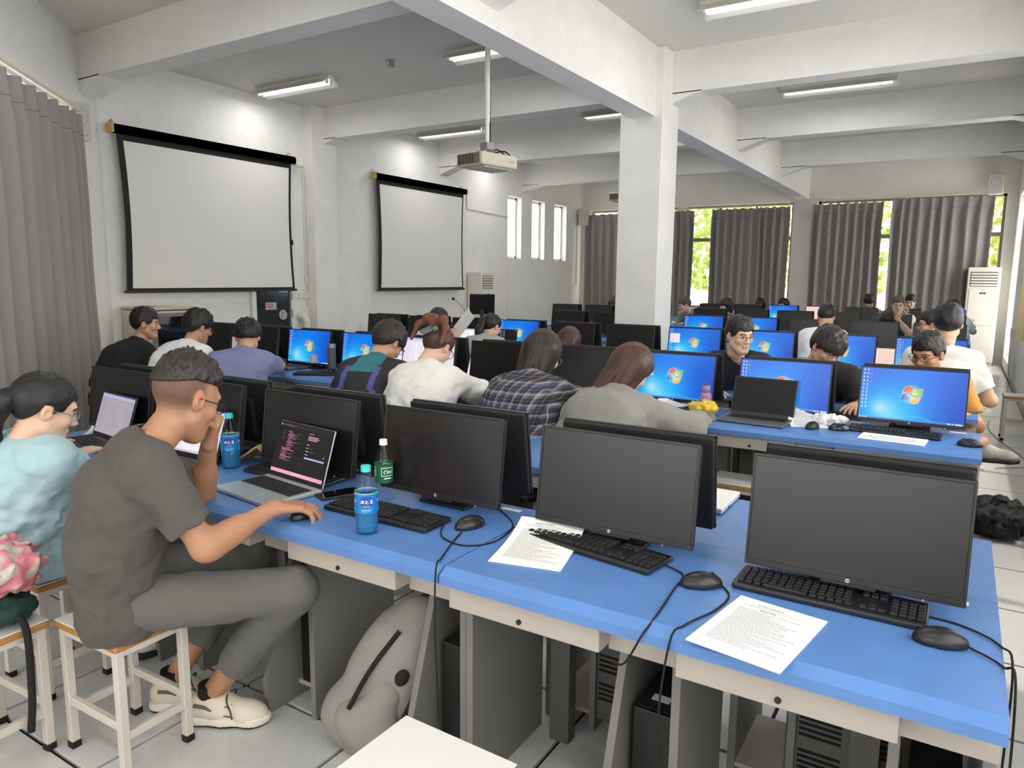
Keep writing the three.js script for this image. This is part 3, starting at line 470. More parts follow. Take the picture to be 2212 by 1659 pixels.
// dark glazed door with a red notice, right of the big screen
{
  const o = new THREE.Group(); o.name = 'door_1'; o.userData.kind = 'structure'; o.position.set(XL, 0, -6.83); o.rotation.y = Math.PI / 2; scene.add(o);
  const w = 0.74, h = 2.05;
  part(o, 'frame', [box(0.07, h, 0.06, -w / 2 + 0.035, h / 2, 0.03), box(0.07, h, 0.06, w / 2 - 0.035, h / 2, 0.03), box(w, 0.07, 0.06, 0, h - 0.035, 0.03), box(w - 0.1, 0.2, 0.05, 0, 0.1, 0.03)], std(rgb(224, 224, 220), 0.4));
  part(o, 'pane', box(w - 0.14, h - 0.27, 0.01, 0, h / 2 + 0.07, 0.025), phys(rgb(40, 48, 52), 0.12, { clearcoat: 0.8 }));
  part(o, 'hinge', [cyl(0.012, 0.012, 0.1, w / 2 - 0.06, 1.26, 0.065), cyl(0.012, 0.012, 0.1, w / 2 - 0.06, 1.02, 0.065)], M.steel);
  const n = canvasTex(160, 80, (g, W, H) => { g.fillStyle = '#a9b4c6'; g.fillRect(0, 0, W, H); g.strokeStyle = '#c8322e'; g.lineWidth = 7; const st = [[10, 22, 36, 22], [24, 14, 24, 62], [10, 42, 36, 42], [12, 62, 24, 42], [44, 18, 70, 18], [46, 34, 70, 34], [57, 12, 57, 64], [46, 52, 70, 52], [44, 64, 56, 44], [78, 16, 106, 16], [80, 28, 104, 28], [80, 28, 80, 60], [104, 28, 104, 60], [80, 44, 104, 44], [80, 60, 104, 60]]; for (const s of st) { g.beginPath(); g.moveTo(s[0], s[1]); g.lineTo(s[2], s[3]); g.stroke(); } g.strokeStyle = '#c47a80'; g.lineWidth = 4; for (let i = 0; i < 9; i++) { g.beginPath(); g.moveTo(114 + (i % 3) * 13, 18 + (i / 3 | 0) * 16); g.lineTo(124 + (i % 3) * 13, 20 + (i / 3 | 0) * 18); g.stroke(); } });
  part(o, 'notice', box(0.19, 0.1, 0.002, -0.04, 1.13, 0.033), std(0xffffff, 0.7, { map: n }), 'red lettered notice');
  part(o, 'exhaust_fan', [at(new THREE.TorusGeometry(0.058, 0.012, 8, 32), 0.16, 1.0, 0.04), at(new THREE.TorusGeometry(0.034, 0.008, 8, 28), 0.16, 1.0, 0.045), cyl(0.02, 0.02, 0.02, 0.16, 1.0, 0.04, Math.PI / 2)], std(rgb(190, 192, 190), 0.4));
}
// projectors under the ceiling
const epson = canvasTex(256, 64, (g, w, h) => { g.fillStyle = 'rgb(203,199,178)'; g.fillRect(0, 0, w, h); g.fillStyle = '#7f7c70'; g.font = 'bold 52px sans-serif'; g.textAlign = 'center'; g.fillText('EPSON', w / 2, 51); });
function projector(label, x, y, z, ry) {
  const o = thing('projector', label, 'projector', [x, y, z], ry), w = 0.45, h = 0.115, d = 0.33, shell = std(rgb(203, 199, 178), 0.45);
  part(o, 'body', [rbox(w, h, d, 0.022, 0, 0, 0), rbox(w - 0.1, 0.014, d - 0.08, 0.006, 0.02, -h / 2 - 0.003, 0)], shell);
  const v = part(o, 'vent_panel', rbox(0.006, h - 0.028, d - 0.06, 0.002, -w / 2 - 0.001, 0.002, -0.005), std(rgb(48, 46, 42), 0.6));
  const bars = []; for (let i = 0; i < 8; i++) bars.push(box(0.004, 0.003, d - 0.06, -w / 2 - 0.004, -0.038 + i * 0.0115, -0.005)); for (let i = 0; i < 6; i++) bars.push(box(0.004, h - 0.03, 0.003, -w / 2 - 0.004, 0.002, -0.13 + i * 0.04)); for (let i = 0; i < 12; i++) bars.push(box(0.005, 0.004, 0.06, -w / 2 - 0.004, -0.04 + i * 0.0075, 0.1));
  part(v, 'vent_grid', bars, std(rgb(140, 134, 120), 0.5));
  part(o, 'lettering', at(new THREE.PlaneGeometry(0.1, 0.028), 0.14, -0.002, d / 2 + 0.0008), std(0xffffff, 0.5, { map: epson }));
  part(o, 'lens', [cyl(0.035, 0.04, 0.03, -0.1, 0, -d / 2 - 0.01, Math.PI / 2)], M.blackGloss);
  part(o, 'mount_plate', [rbox(0.16, 0.012, 0.12, 0.004, 0, h / 2 + 0.03, 0), box(0.3, 0.008, 0.014, 0, h / 2 + 0.022, 0.07, 0, 0.5), box(0.3, 0.008, 0.014, 0, h / 2 + 0.022, -0.04, 0, -0.4), rbox(0.09, 0.06, 0.09, 0.004, 0, h / 2 + 0.075, 0), cyl(0.006, 0.006, 0.05, -0.1, h / 2 + 0.01, 0.08), cyl(0.006, 0.006, 0.05, 0.1, h / 2 + 0.01, -0.08)], M.steel);
  part(o, 'pole', [cyl(0.018, 0.018, 0.25, 0, h / 2 + 0.22, 0), cyl(0.024, 0.024, CH - y - h / 2 - 0.28, 0, h / 2 + 0.28 + (CH - y - h / 2 - 0.28) / 2, 0), box(0.12, 0.01, 0.12, 0, CH - y - 0.005, 0)], M.white);
  part(o, 'thumb_screw', cyl(0.005, 0.005, 0.07, 0.01, h / 2 + 0.3, 0, 0, Math.PI / 2), M.darkGrey);
  part(o, 'cable', [tube([[0.02, h / 2 + 0.02, 0.05], [0.1, h / 2 + 0.06, 0.02], [0.18, h / 2 + 0.03, 0.03], [0.215, h / 2 - 0.03, 0.06]], 0.006, 20), tube([[0.03, h / 2 + 0.02, 0.07], [0.12, h / 2 + 0.035, 0.1], [0.2, h / 2 + 0.005, 0.1]], 0.007, 16), tube([[0.028, h / 2 + 0.1, 0.01], [0.034, h / 2 + 0.6, 0.0], [0.032, CH - y - 0.02, 0]], 0.004, 10)], M.rubber);
  return o;
}
projector('cream projector hanging on a long pole from the ceiling bay before the column', -3.69, 2.565, -5.5, 79 * D);
projector('second ceiling projector peeking out at the left side of the column', -4.36, 2.74, -10.2, 79 * D);

// small wall things
single('cable_trunking', 'white cable trunking running down from the big screen to the switches', 'cable trunking', [box(0.02, 0.022, 0.16, XL + 0.012, 3.1, -7.39), box(0.02, 2.0, 0.022, XL + 0.012, 2.1, -7.455), box(0.03, 0.12, 0.05, XL + 0.015, 1.5, -7.455)], M.cream);
single('cable_trunking', 'white cable trunking sloping from the smaller screen toward the slit windows', 'cable trunking', [box(0.02, 0.28, 0.022, XL + 0.012, 3.0, -11.52), at(box(0.02, 0.022, 1.5, 0, 0, 0), XL + 0.012, 2.83, -12.25, -0.03), box(0.02, 1.95, 0.02, XL + 0.012, 1.0, -12.98)], M.cream);
single('cable_trunking', 'thin trunking in the rear left corner under the speaker', 'cable trunking', [box(0.02, 1.5, 0.02, XL + 0.02, 2.1, ZB + 0.3), box(0.02, 0.02, 0.4, XL + 0.02, 1.36, ZB + 0.4)], M.cream);
for (let i = 0; i < 3; i++) { const s = single('light_switch', ['leftmost of three light switches below the big screen', 'middle one of three light switches below the big screen', 'rightmost of three light switches below the big screen'][i], 'light switch', rbox(0.012, 0.086, 0.086, 0.004, XL + 0.006, 1.26, -7.27 - i * 0.092), M.cream, 'switches below the screen'); part(s, 'rocker', rbox(0.008, 0.05, 0.04, 0.003, XL + 0.013, 1.26, -7.27 - i * 0.092), M.white); }
const sock = (l, g1, g2) => { const s = single('wall_socket', l, 'wall socket', g1, M.cream); part(s, 'socket_face', g2, M.white); return s; };
sock('white socket box on the left wall near the rear corner', rbox(0.04, 0.1, 0.14, 0.006, XL + 0.02, 1.32, -15.78), rbox(0.006, 0.07, 0.07, 0.002, XL + 0.042, 1.32, -15.78));
sock('small wall socket on the left wall behind the man in the windbreaker', rbox(0.012, 0.086, 0.086, 0.004, XL + 0.006, 0.76, -8.6), rbox(0.006, 0.05, 0.05, 0.002, XL + 0.013, 0.76, -8.6));
sock('upper socket box on the right wall with a plug and cable', rbox(0.05, 0.14, 0.1, 0.006, XR - 0.025, 0.78, -13.6), rbox(0.006, 0.08, 0.07, 0.002, XR - 0.052, 0.78, -13.6));
sock('lower socket box on the right wall with a plug and cable', rbox(0.05, 0.14, 0.1, 0.006, XR - 0.025, 0.6, -10.9), rbox(0.006, 0.08, 0.07, 0.002, XR - 0.052, 0.6, -10.9));
single('drain_pipe_elbow', 'white plastic pipe elbow low on the left wall beside the dark door', 'pipe', [at(new THREE.TorusGeometry(0.1, 0.055, 12, 20, Math.PI / 2), XL + 0.04, 0.86, -7.33), cyl(0.055, 0.055, 0.8, XL + 0.14, 0.46, -7.33), cyl(0.065, 0.065, 0.04, XL + 0.03, 0.96, -7.33, 0, Math.PI / 2)], M.cream);
const noticeTex = canvasTex(200, 180, (g, w, h) => { seed = 12; g.fillStyle = '#eef0f4'; g.fillRect(0, 0, w, h); lines(g, 14, 16, 130, 2, 28, 'rgba(70,80,110,.8)', 10); lines(g, 14, 78, 170, 7, 13, 'rgba(120,130,160,.5)', 4); });
single('wall_notice', 'small printed notice taped to the left wall right of the pilaster', 'notice', box(0.002, 0.24, 0.26, XL + 0.002, 1.72, -8.1).applyMatrix4(new THREE.Matrix4()), std(0xffffff, 0.8, { map: noticeTex }));
single('sprinkler_head', 'small metal sprinkler on the ceiling left of the projector pole', 'sprinkler', [cyl(0.05, 0.055, 0.015, -5.64, CH - 0.008, -6.46), cyl(0.012, 0.012, 0.05, -5.64, CH - 0.035, -6.46), cyl(0.04, 0.03, 0.004, -5.64, CH - 0.065, -6.46), box(0.004, 0.05, 0.05, -5.6, CH - 0.05, -6.46, 0.4)], M.steel);
// lectern with a tilted monitor and gooseneck microphone
{
  const o = thing('lectern', 'teacher lectern with dark top, behind the third row by the left wall', 'lectern', [-5.8, 0, -8.5], Math.PI / 2);
  part(o, 'cabinet', rbox(0.9, 0.9, 0.5, 0.01, 0, 0.45, 0), M.grey); part(o, 'top', rbox(0.96, 0.03, 0.56, 0.008, 0, 0.915, 0), M.darkGrey); part(o, 'door', rbox(0.4, 0.7, 0.012, 0.004, -0.2, 0.45, 0.255), M.beige);
  const m = thing('lectern_monitor', 'black tilted monitor standing on the lectern, seen from behind', 'monitor', [-5.86, 0.93, -8.62], -2.5);
  part(m, 'back_cover', [rbox(0.36, 0.3, 0.03, 0.008, 0, 0.24, 0, -0.25), rbox(0.22, 0.16, 0.03, 0.01, 0, 0.22, 0.024, -0.25), box(0.26, 0.014, 0.01, 0, 0.33, 0.0, -0.25)], M.bezel); part(m, 'stand', [rbox(0.06, 0.2, 0.03, 0.006, 0, 0.1, 0.02), rbox(0.2, 0.012, 0.16, 0.005, 0, 0.006, 0)], M.black);
  const k = thing('microphone', 'thin gooseneck microphone leaning over the lectern', 'microphone', [-5.9, 0.93, -8.3]);
  part(k, 'base', cyl(0.05, 0.06, 0.025, 0, 0.0125, 0), M.black); part(k, 'gooseneck', tube([[0, 0.02, 0], [-0.02, 0.12, 0], [-0.1, 0.24, 0.02], [-0.2, 0.31, 0.03]], 0.004, 20), M.darkGrey); part(k, 'head', ball(0.02, -0.215, 0.318, 0.032, 1.2, 1, 1), M.black);
}
// ---------- people: each body one surface meshed from tapered limbs, clothes and hair as parts ----------
function nets(f, lo, hi, h) {   // surface nets of f = 0 (f < 0 inside)
  const n = [0, 1, 2].map((i) => Math.ceil((hi[i] - lo[i]) / h) + 2), [nx, ny, nz] = n, F = new Float32Array(nx * ny * nz).fill(1), B = 6;
  const X = (i) => lo[0] + (i - 0.5) * h, Y = (j) => lo[1] + (j - 0.5) * h, Z = (k) => lo[2] + (k - 0.5) * h, id = (i, j, k) => (k * ny + j) * nx + i;
  for (let bk = 0; bk < nz; bk += B) for (let bj = 0; bj < ny; bj += B) for (let bi = 0; bi < nx; bi += B) {
    const d = f(X(bi + B / 2), Y(bj + B / 2), Z(bk + B / 2)), skip = Math.abs(d) > h * B * 1.25;
    for (let k = bk; k < Math.min(bk + B, nz); k++) for (let j = bj; j < Math.min(bj + B, ny); j++) for (let i = bi; i < Math.min(bi + B, nx); i++) F[id(i, j, k)] = skip ? d : f(X(i), Y(j), Z(k));
  }
  const map = new Int32Array(nx * ny * nz).fill(-1), P = [], I = [];
  for (let k = 0; k + 1 < nz; k++) for (let j = 0; j + 1 < ny; j++) for (let i = 0; i + 1 < nx; i++) {
    const a = id(i, j, k), v = [F[a], F[a + 1], F[a + nx], F[a + nx + 1], F[a + nx * ny], F[a + nx * ny + 1], F[a + nx * ny + nx], F[a + nx * ny + nx + 1]];
    let m = 0; for (let c = 0; c < 8; c++) if (v[c] < 0) m++; if (m === 0 || m === 8) continue;
    let sx = 0, sy = 0, sz = 0, q = 0;
    const edge = (p, r) => { if ((v[p] < 0) !== (v[r] < 0)) { const t = v[p] / (v[p] - v[r]); sx += (p & 1) + t * ((r & 1) - (p & 1)); sy += (p >> 1 & 1) + t * ((r >> 1 & 1) - (p >> 1 & 1)); sz += (p >> 2) + t * ((r >> 2) - (p >> 2)); q++; } };
    edge(0, 1); edge(2, 3); edge(4, 5); edge(6, 7); edge(0, 2); edge(1, 3); edge(4, 6); edge(5, 7); edge(0, 4); edge(1, 5); edge(2, 6); edge(3, 7);
    map[a] = P.length / 3; P.push(X(i) + sx / q * h, Y(j) + sy / q * h, Z(k) + sz / q * h);
  }
  const quad = (a, b, c, d, flip) => { if (a < 0 || b < 0 || c < 0 || d < 0) return; flip ? I.push(a, c, b, b, c, d) : I.push(a, b, c, b, d, c); };
  for (let k = 1; k + 1 < nz; k++) for (let j = 1; j + 1 < ny; j++) for (let i = 1; i + 1 < nx; i++) {
    const a = id(i, j, k), s = F[a] < 0;
    if (s !== F[a + 1] < 0) quad(map[id(i, j - 1, k - 1)], map[id(i, j, k - 1)], map[id(i, j - 1, k)], map[a], !s);
    if (s !== F[a + nx] < 0) quad(map[id(i - 1, j, k - 1)], map[id(i, j, k - 1)], map[id(i - 1, j, k)], map[a], s);
    if (s !== F[a + nx * ny] < 0) quad(map[id(i - 1, j - 1, k)], map[id(i, j - 1, k)], map[id(i - 1, j, k)], map[a], !s);
  }
  const g = new THREE.BufferGeometry(); g.setAttribute('position', new THREE.Float32BufferAttribute(P, 3)); g.setIndex(I); g.computeVertexNormals(); return g;
}
// limb: rounded cone; ell: ellipsoid. Each carries its own blend width k and an optional cutting plane.
const limb = (a, b, ra, rb = ra, k = 0.03, cut) => ({ a, d: [b[0] - a[0], b[1] - a[1], b[2] - a[2]], l: Math.max(1e-9, (b[0] - a[0]) ** 2 + (b[1] - a[1]) ** 2 + (b[2] - a[2]) ** 2), ra, rb, k, cut, hi: [0, 1, 2].map((i) => Math.max(a[i] + ra, b[i] + rb)), lo: [0, 1, 2].map((i) => Math.min(a[i] - ra, b[i] - rb)) });
const ell = (c, r, k = 0.03) => ({ c, r, k, hi: c.map((v, i) => v + r[i]), lo: c.map((v, i) => v - r[i]) });
const smin = (a, b, k) => { const h = Math.max(k - Math.abs(a - b), 0) / k; return Math.min(a, b) - h * h * k * 0.25; };
const smax = (a, b, k) => -smin(-a, -b, k);
function dist(p, x, y, z) {
  let d;
  if (p.r) { const ax = (x - p.c[0]) / p.r[0], ay = (y - p.c[1]) / p.r[1], az = (z - p.c[2]) / p.r[2], k0 = Math.hypot(ax, ay, az), k1 = Math.hypot(ax / p.r[0], ay / p.r[1], az / p.r[2]); d = k1 > 1e-6 ? k0 * (k0 - 1) / k1 : -Math.min(...p.r); }
  else { const px = x - p.a[0], py = y - p.a[1], pz = z - p.a[2], t = clamp((px * p.d[0] + py * p.d[1] + pz * p.d[2]) / p.l, 0, 1); d = Math.hypot(px - t * p.d[0], py - t * p.d[1], pz - t * p.d[2]) - p.ra - (p.rb - p.ra) * t; }
  if (p.cut) { const c = p.cut; d = Math.max(d, (x - c[0]) * c[3] + (y - c[1]) * c[4] + (z - c[2]) * c[5]); }
  return d;
}
const field = (ps) => (x, y, z) => { let d = 9; for (const p of ps) d = smin(d, dist(p, x, y, z), p.k); return d; };
const bounds = (ps, m) => [[0, 1, 2].map((i) => Math.min(...ps.map((p) => p.lo[i])) - m), [0, 1, 2].map((i) => Math.max(...ps.map((p) => p.hi[i])) + m)];
const meshOf = (ps, h, f = field(ps), m = 0.03) => { const [lo, hi] = bounds(ps, m); return nets(f, lo, hi, h); };
const paint = (g, fn) => { const P = g.attributes.position, c = new Float32Array(P.count * 3); for (let i = 0; i < P.count; i++) c.set(fn(P.getX(i), P.getY(i), P.getZ(i)), i * 3); g.setAttribute('color', new THREE.BufferAttribute(c, 3)); return g; };
const planarUV = (g, s = 1) => { const P = g.attributes.position, u = new Float32Array(P.count * 2); for (let i = 0; i < P.count; i++) { u[i * 2] = (P.getX(i) + 0.35 * P.getZ(i)) * s; u[i * 2 + 1] = P.getY(i) * s; } g.setAttribute('uv', new THREE.BufferAttribute(u, 2)); return g; };

// head in its own frame: origin between the ears, face toward -z, y up
const headPrims = (w) => [
  ell([0, 0.035, 0.012], [0.077, 0.087, 0.096], 0.03), ell([0, -0.02, -0.028], [0.063, 0.084, 0.064], 0.03), ell([0, -0.092, -0.062], [0.026, 0.022, 0.026], 0.035),
  limb([-0.05, -0.055, -0.01], [-0.02, -0.098, -0.06], 0.022, 0.018, 0.03), limb([0.05, -0.055, -0.01], [0.02, -0.098, -0.06], 0.022, 0.018, 0.03),
  limb([0, -0.045, 0.012], [0, -0.125, 0.032], 0.05, 0.049, 0.03), limb([-0.03, 0.028, -0.078], [0.03, 0.028, -0.078], 0.014, 0.014, 0.02), ell([-0.042, -0.022, -0.062], [0.022, 0.02, 0.022], 0.02), ell([0.042, -0.022, -0.062], [0.022, 0.02, 0.022], 0.02),
  limb([0, 0.01, -0.089], [0, -0.026, -0.106], 0.0085, 0.0125, 0.012), ell([-0.0125, -0.03, -0.096], [0.009, 0.008, 0.011], 0.006), ell([0.0125, -0.03, -0.096], [0.009, 0.008, 0.011], 0.006),
  limb([-0.018, -0.0575, -0.087], [0.018, -0.0575, -0.087], 0.0068, 0.0068, 0.006), limb([-0.014, -0.068, -0.0865], [0.014, -0.068, -0.0865], 0.0075, 0.0075, 0.006),
];
const headGeos = {};
function headGeo(h) {
  if (headGeos[h]) return headGeos[h];
  const ps = headPrims(), base = field(ps), so = [ell([-0.031, 0.006, -0.094], [0.017, 0.011, 0.013]), ell([0.031, 0.006, -0.094], [0.017, 0.011, 0.013])], mouth = limb([-0.02, -0.0625, -0.096], [0.02, -0.0625, -0.096], 0.0035, 0.0035);
  const lids = [ell([-0.031, 0.005, -0.076], [0.0145, 0.011, 0.0125], 0.004), ell([0.031, 0.005, -0.076], [0.0145, 0.011, 0.0125], 0.004)];
  const ear = []; for (const s of [-1, 1]) ear.push(ell([s * 0.08, -0.002, 0.006], [0.009, 0.031, 0.019], 0.008), limb([s * 0.074, -0.012, 0.0], [s * 0.083, -0.008, 0.012], 0.01, 0.008, 0.01));
  const pit = [ell([-0.09, 0.0, 0.002], [0.0075, 0.017, 0.01]), ell([0.09, 0.0, 0.002], [0.0075, 0.017, 0.01])];
  const f = (x, y, z) => { let d = base(x, y, z); for (const s of so) d = smax(d, -dist(s, x, y, z), 0.012); for (const l of lids) d = smin(d, dist(l, x, y, z), 0.005); d = smax(d, -dist(mouth, x, y, z), 0.004); for (const e of ear) d = smin(d, dist(e, x, y, z), e.k); for (const p of pit) d = smax(d, -dist(p, x, y, z), 0.004); return d; };
  const g = nets(f, [-0.105, -0.19, -0.13], [0.105, 0.135, 0.12], h);
  paint(g, (x, y, z) => { const lip = z < -0.078 && Math.abs(x) < 0.026 - Math.abs(y + 0.063) * 0.6 && Math.abs(y + 0.063) < 0.0125, earT = Math.abs(x) > 0.078; return lip ? [0.86, 0.56, 0.55] : earT ? [1, 0.86, 0.82] : [1, 1, 1]; });
  return (headGeos[h] = g);
}
const eyeMat = phys(rgb(225, 220, 214), 0.15), irisMat = phys(rgb(26, 18, 14), 0.1);
function faceParts(o, Mh, hairMat) {
  const put = (n, gs, m) => part(o, n, gs.map((g) => g.applyMatrix4(Mh)), m);
  for (const s of [-1, 1]) { const e = put('eye', [ball(0.0118, s * 0.031, 0.003, -0.0785, 1.15, 0.62, 1, 14)], eyeMat); const i = part(e, 'iris', [ball(0.0062, s * 0.0308, 0.003, -0.0873, 1, 0.9, 0.6, 12).applyMatrix4(Mh)], irisMat);
    put('eyelashes', [tube([[s * 0.0175, 0.004, -0.0885], [s * 0.031, 0.0115, -0.0915], [s * 0.046, 0.005, -0.083]], 0.0016, 10, 5)], irisMat);
    put('eyebrow', [tube([[s * 0.014, 0.024, -0.0935], [s * 0.032, 0.031, -0.0915], [s * 0.052, 0.023, -0.079]], 0.0034, 12, 6).scale(1, 1, 1)], hairMat); }
}
// hair caps in the head frame, cached by style
const HAIR = {
  short: { top: 0.024, side: 0.007, back: 0.008, fr: 0.07, spike: 0.012, freq: 60 }, crop: { top: 0.026, side: 0.014, back: 0.014, fr: 0.052, spike: 0.008, freq: 34 }, mop: { top: 0.034, side: 0.024, back: 0.024, fr: 0.03, spike: 0.014, freq: 26 },
  fringe: { top: 0.036, side: 0.028, back: 0.026, fr: 0.016, spike: 0.009, freq: 30 }, tied: { top: 0.014, side: 0.012, back: 0.014, fr: 0.06, spike: 0.004, freq: 46 }, long: { top: 0.022, side: 0.02, back: 0.024, fr: 0.055, spike: 0.005, freq: 40, len: 0.26 }, bob: { top: 0.02, side: 0.022, back: 0.024, fr: 0.03, spike: 0.005, freq: 40, len: 0.12 },
};
const hairGeos = {};
function hairGeo(style, h) {
  const key = style + h; if (hairGeos[key]) return hairGeos[key];
  const s = HAIR[style], C = ell([0, 0.035, 0.012], [0.077, 0.087, 0.096]), fall = [];
  if (s.len) { for (const q of [-1, 1]) fall.push(limb([q * 0.078, 0.02, 0.0], [q * 0.083, -s.len * 0.75, 0.0], 0.022, 0.014, 0.03), limb([q * 0.06, 0.02, 0.05], [q * 0.068, -s.len, 0.06], 0.042, 0.022, 0.04)); fall.push(limb([0, 0.02, 0.075], [0, -s.len, 0.09], 0.045, 0.024, 0.05)); }
  const pts = style === 'short' ? [[-0.13, 0.07], [-0.07, 0.066], [-0.05, 0.06], [0.03, 0.056], [0.07, 0.04], [0.12, 0.02]] : [[-0.13, s.fr], [-0.075, s.fr - 0.004], [-0.06, Math.min(s.fr, 0.045)], [-0.048, 0.012], [-0.022, 0.0], [-0.018, -0.008], [-0.012, 0.024], [0.018, 0.024], [0.03, -0.012], [0.06, -0.05], [0.12, -0.066]];
  const line = (z) => { for (let i = 1; i < pts.length; i++) if (z < pts[i][0]) return lerp(pts[i - 1][1], pts[i][1], (z - pts[i - 1][0]) / (pts[i][0] - pts[i - 1][0])); return pts[pts.length - 1][1]; };
  const f = (x, y, z) => {
    const n = Math.hypot(x, y - 0.035, z) || 1, up = clamp((y - 0.035) / n, 0, 1), bk = clamp(z / n, 0, 1), thick = lerp(lerp(s.side, s.back, bk), s.top, sstep(0.15, 0.85, up));
    const strand = s.spike * (noise(x * s.freq, y * s.freq * (s.len ? 0.12 : 0.45), z * s.freq) + 0.6 * noise(x * s.freq * 2.3, y * s.freq * (s.len ? 0.2 : 0.9), z * s.freq * 2.3));
    let d = dist(C, x, y, z) - thick - strand * (0.35 + up);
    const front = z < -0.05 ? s.spike * 1.2 * noise(x * 70, 3, 1) : 0;
    const hl = s.len && z > -0.03 ? -9 : line(z) + front; d = smax(d, (hl - y) * 0.85, 0.008);
    for (const p of fall) d = smin(d, dist(p, x, y, z) + 0.006 * noise(x * 90, y * 6, z * 90), p.k);
    return d;
  };
  const L = s.len ?? 0; return (hairGeos[key] = nets(f, [-0.15, -0.13 - L, -0.16], [0.15, 0.19, 0.17], h));
}
// a hand: W wrist, f direction of the fingers, n back of the hand, s = +1 right hand (thumb on the inner side)
const GRIP = { flat: [8, 14, 10, 6], mouse: [18, 34, 26, 12], fist: [75, 80, 50, 38], curl: [38, 48, 34, 22], pen: [48, 56, 34, 34] };
function handPrims(W, fd, nb, s, grip, sc = 1) {
  const f = V(...fd).normalize(), n = V(...nb).addScaledVector(f, -V(...nb).dot(f)).normalize(), t = V(0, 0, 0).crossVectors(n, f).multiplyScalar(s).normalize(), ps = [], [c1, c2, c3, cs] = GRIP[grip];   // t: toward the thumb
  const P = (a, b, c) => { const v = V(...W).addScaledVector(f, a * sc).addScaledVector(t, b * sc).addScaledVector(n, c * sc); return [v.x, v.y, v.z]; };
  const K = [[0.088, 0.03], [0.092, 0.0095], [0.088, -0.011], [0.08, -0.03]], Lf = [[0.043, 0.026, 0.021], [0.047, 0.03, 0.022], [0.043, 0.028, 0.021], [0.034, 0.021, 0.019]];
  for (let i = 0; i < 4; i++) {
    ps.push(limb(P(0.0, K[i][1] * 0.6, 0), P(K[i][0], K[i][1], 0.004), 0.0165 * sc, 0.0115 * sc, 0.016));
    let a = 0, x = K[i][0], z = 0.003, r = [0.0102, 0.0092, 0.0084, 0.0076], y = K[i][1]; [c1, c2, c3].forEach((c, j) => { a += (c + (i === 3 ? 5 : 0) - (i === 0 ? 4 : 0)) * D; const x2 = x + Lf[i][j] * Math.cos(a), z2 = z - Lf[i][j] * Math.sin(a), y2 = y + (grip === 'flat' || grip === 'mouse' ? (1.2 - i) * 0.0022 : 0); ps.push(limb(P(x, y, z), P(x2, y2, z2), r[j] * sc, r[j + 1] * sc, 0.004)); x = x2; z = z2; y = y2; });
  }
  ps.push(limb(P(0.012, 0.02, -0.004), P(0.045, 0.043, -0.012), 0.0165 * sc, 0.013 * sc, 0.016), limb(P(0.045, 0.043, -0.012), P(0.074, 0.05 - cs * 0.0005, -0.016 - cs * 0.0003), 0.0118 * sc, 0.0098 * sc, 0.006), limb(P(0.074, 0.05 - cs * 0.0005, -0.016 - cs * 0.0003), P(0.098, 0.049 - cs * 0.0009, -0.02 - cs * 0.0003), 0.0098 * sc, 0.0078 * sc, 0.004));
  return ps;
}
const skinTones = { tan: rgb(176, 128, 98), mid: rgb(203, 158, 128), fair: rgb(222, 184, 158), light: rgb(230, 198, 176) };
const skinMat = {}; for (const k in skinTones) skinMat[k] = phys(skinTones[k], 0.52, { vertexColors: true, sheen: 0.15, bumpMap: rep(bumpFine, 20), bumpScale: 0.0001 });
const hairMats = { black: phys(rgb(24, 21, 20), 0.5, { sheen: 0.12, sheenRoughness: 0.4, sheenColor: rgb(90, 80, 75) }), dark: phys(rgb(38, 30, 27), 0.5, { sheen: 0.12, sheenColor: rgb(110, 85, 70) }), brown: phys(rgb(70, 45, 34), 0.5, { sheen: 0.12, sheenColor: rgb(150, 100, 70) }), reddish: phys(rgb(104, 58, 36), 0.5, { sheen: 0.12, sheenColor: rgb(170, 105, 70) }), greybrown: phys(rgb(78, 66, 60), 0.55, { sheen: 0.12, sheenColor: rgb(140, 120, 105) }) };
const clothMats = {};
const cloth = (c, o = {}) => clothMats[c.join()] ??= phys(rgb(...c), 0.88, { sheen: 0.25, sheenColor: rgb(...c.map((v) => Math.min(255, v + 50))), bumpMap: rep(weave, 60), bumpScale: 0.00025, ...o });
const fabricVC = phys(0xffffff, 0.7, { vertexColors: true, sheen: 0.2, bumpMap: rep(weave, 60), bumpScale: 0.0002 });
const plaidTex = canvasTex(256, 256, (g, w, h) => { g.fillStyle = '#5d6070'; g.fillRect(0, 0, w, h); const band = (p, t, c) => { g.fillStyle = c; g.fillRect(p, 0, t, h); g.fillRect(0, p, w, t); }; band(20, 56, 'rgba(34,36,60,.6)'); band(150, 60, 'rgba(22,22,28,.6)'); band(96, 7, 'rgba(225,200,170,.75)'); band(112, 5, 'rgba(215,205,195,.5)'); band(228, 6, 'rgba(225,215,205,.6)'); band(46, 3, 'rgba(190,185,185,.5)'); band(176, 4, 'rgba(200,170,150,.5)'); });
const plaidMat = phys(0xffffff, 0.9, { map: rep(plaidTex, 1), bumpMap: rep(weave, 40), bumpScale: 0.0003 });
const frameMat = phys(rgb(18, 18, 20), 0.25), lensMat = phys(0xffffff, 0.03, { transmission: 1, thickness: 0, ior: 1.4 }), silverFrame = std(rgb(150, 150, 152), 0.3, { metalness: 0.8 });
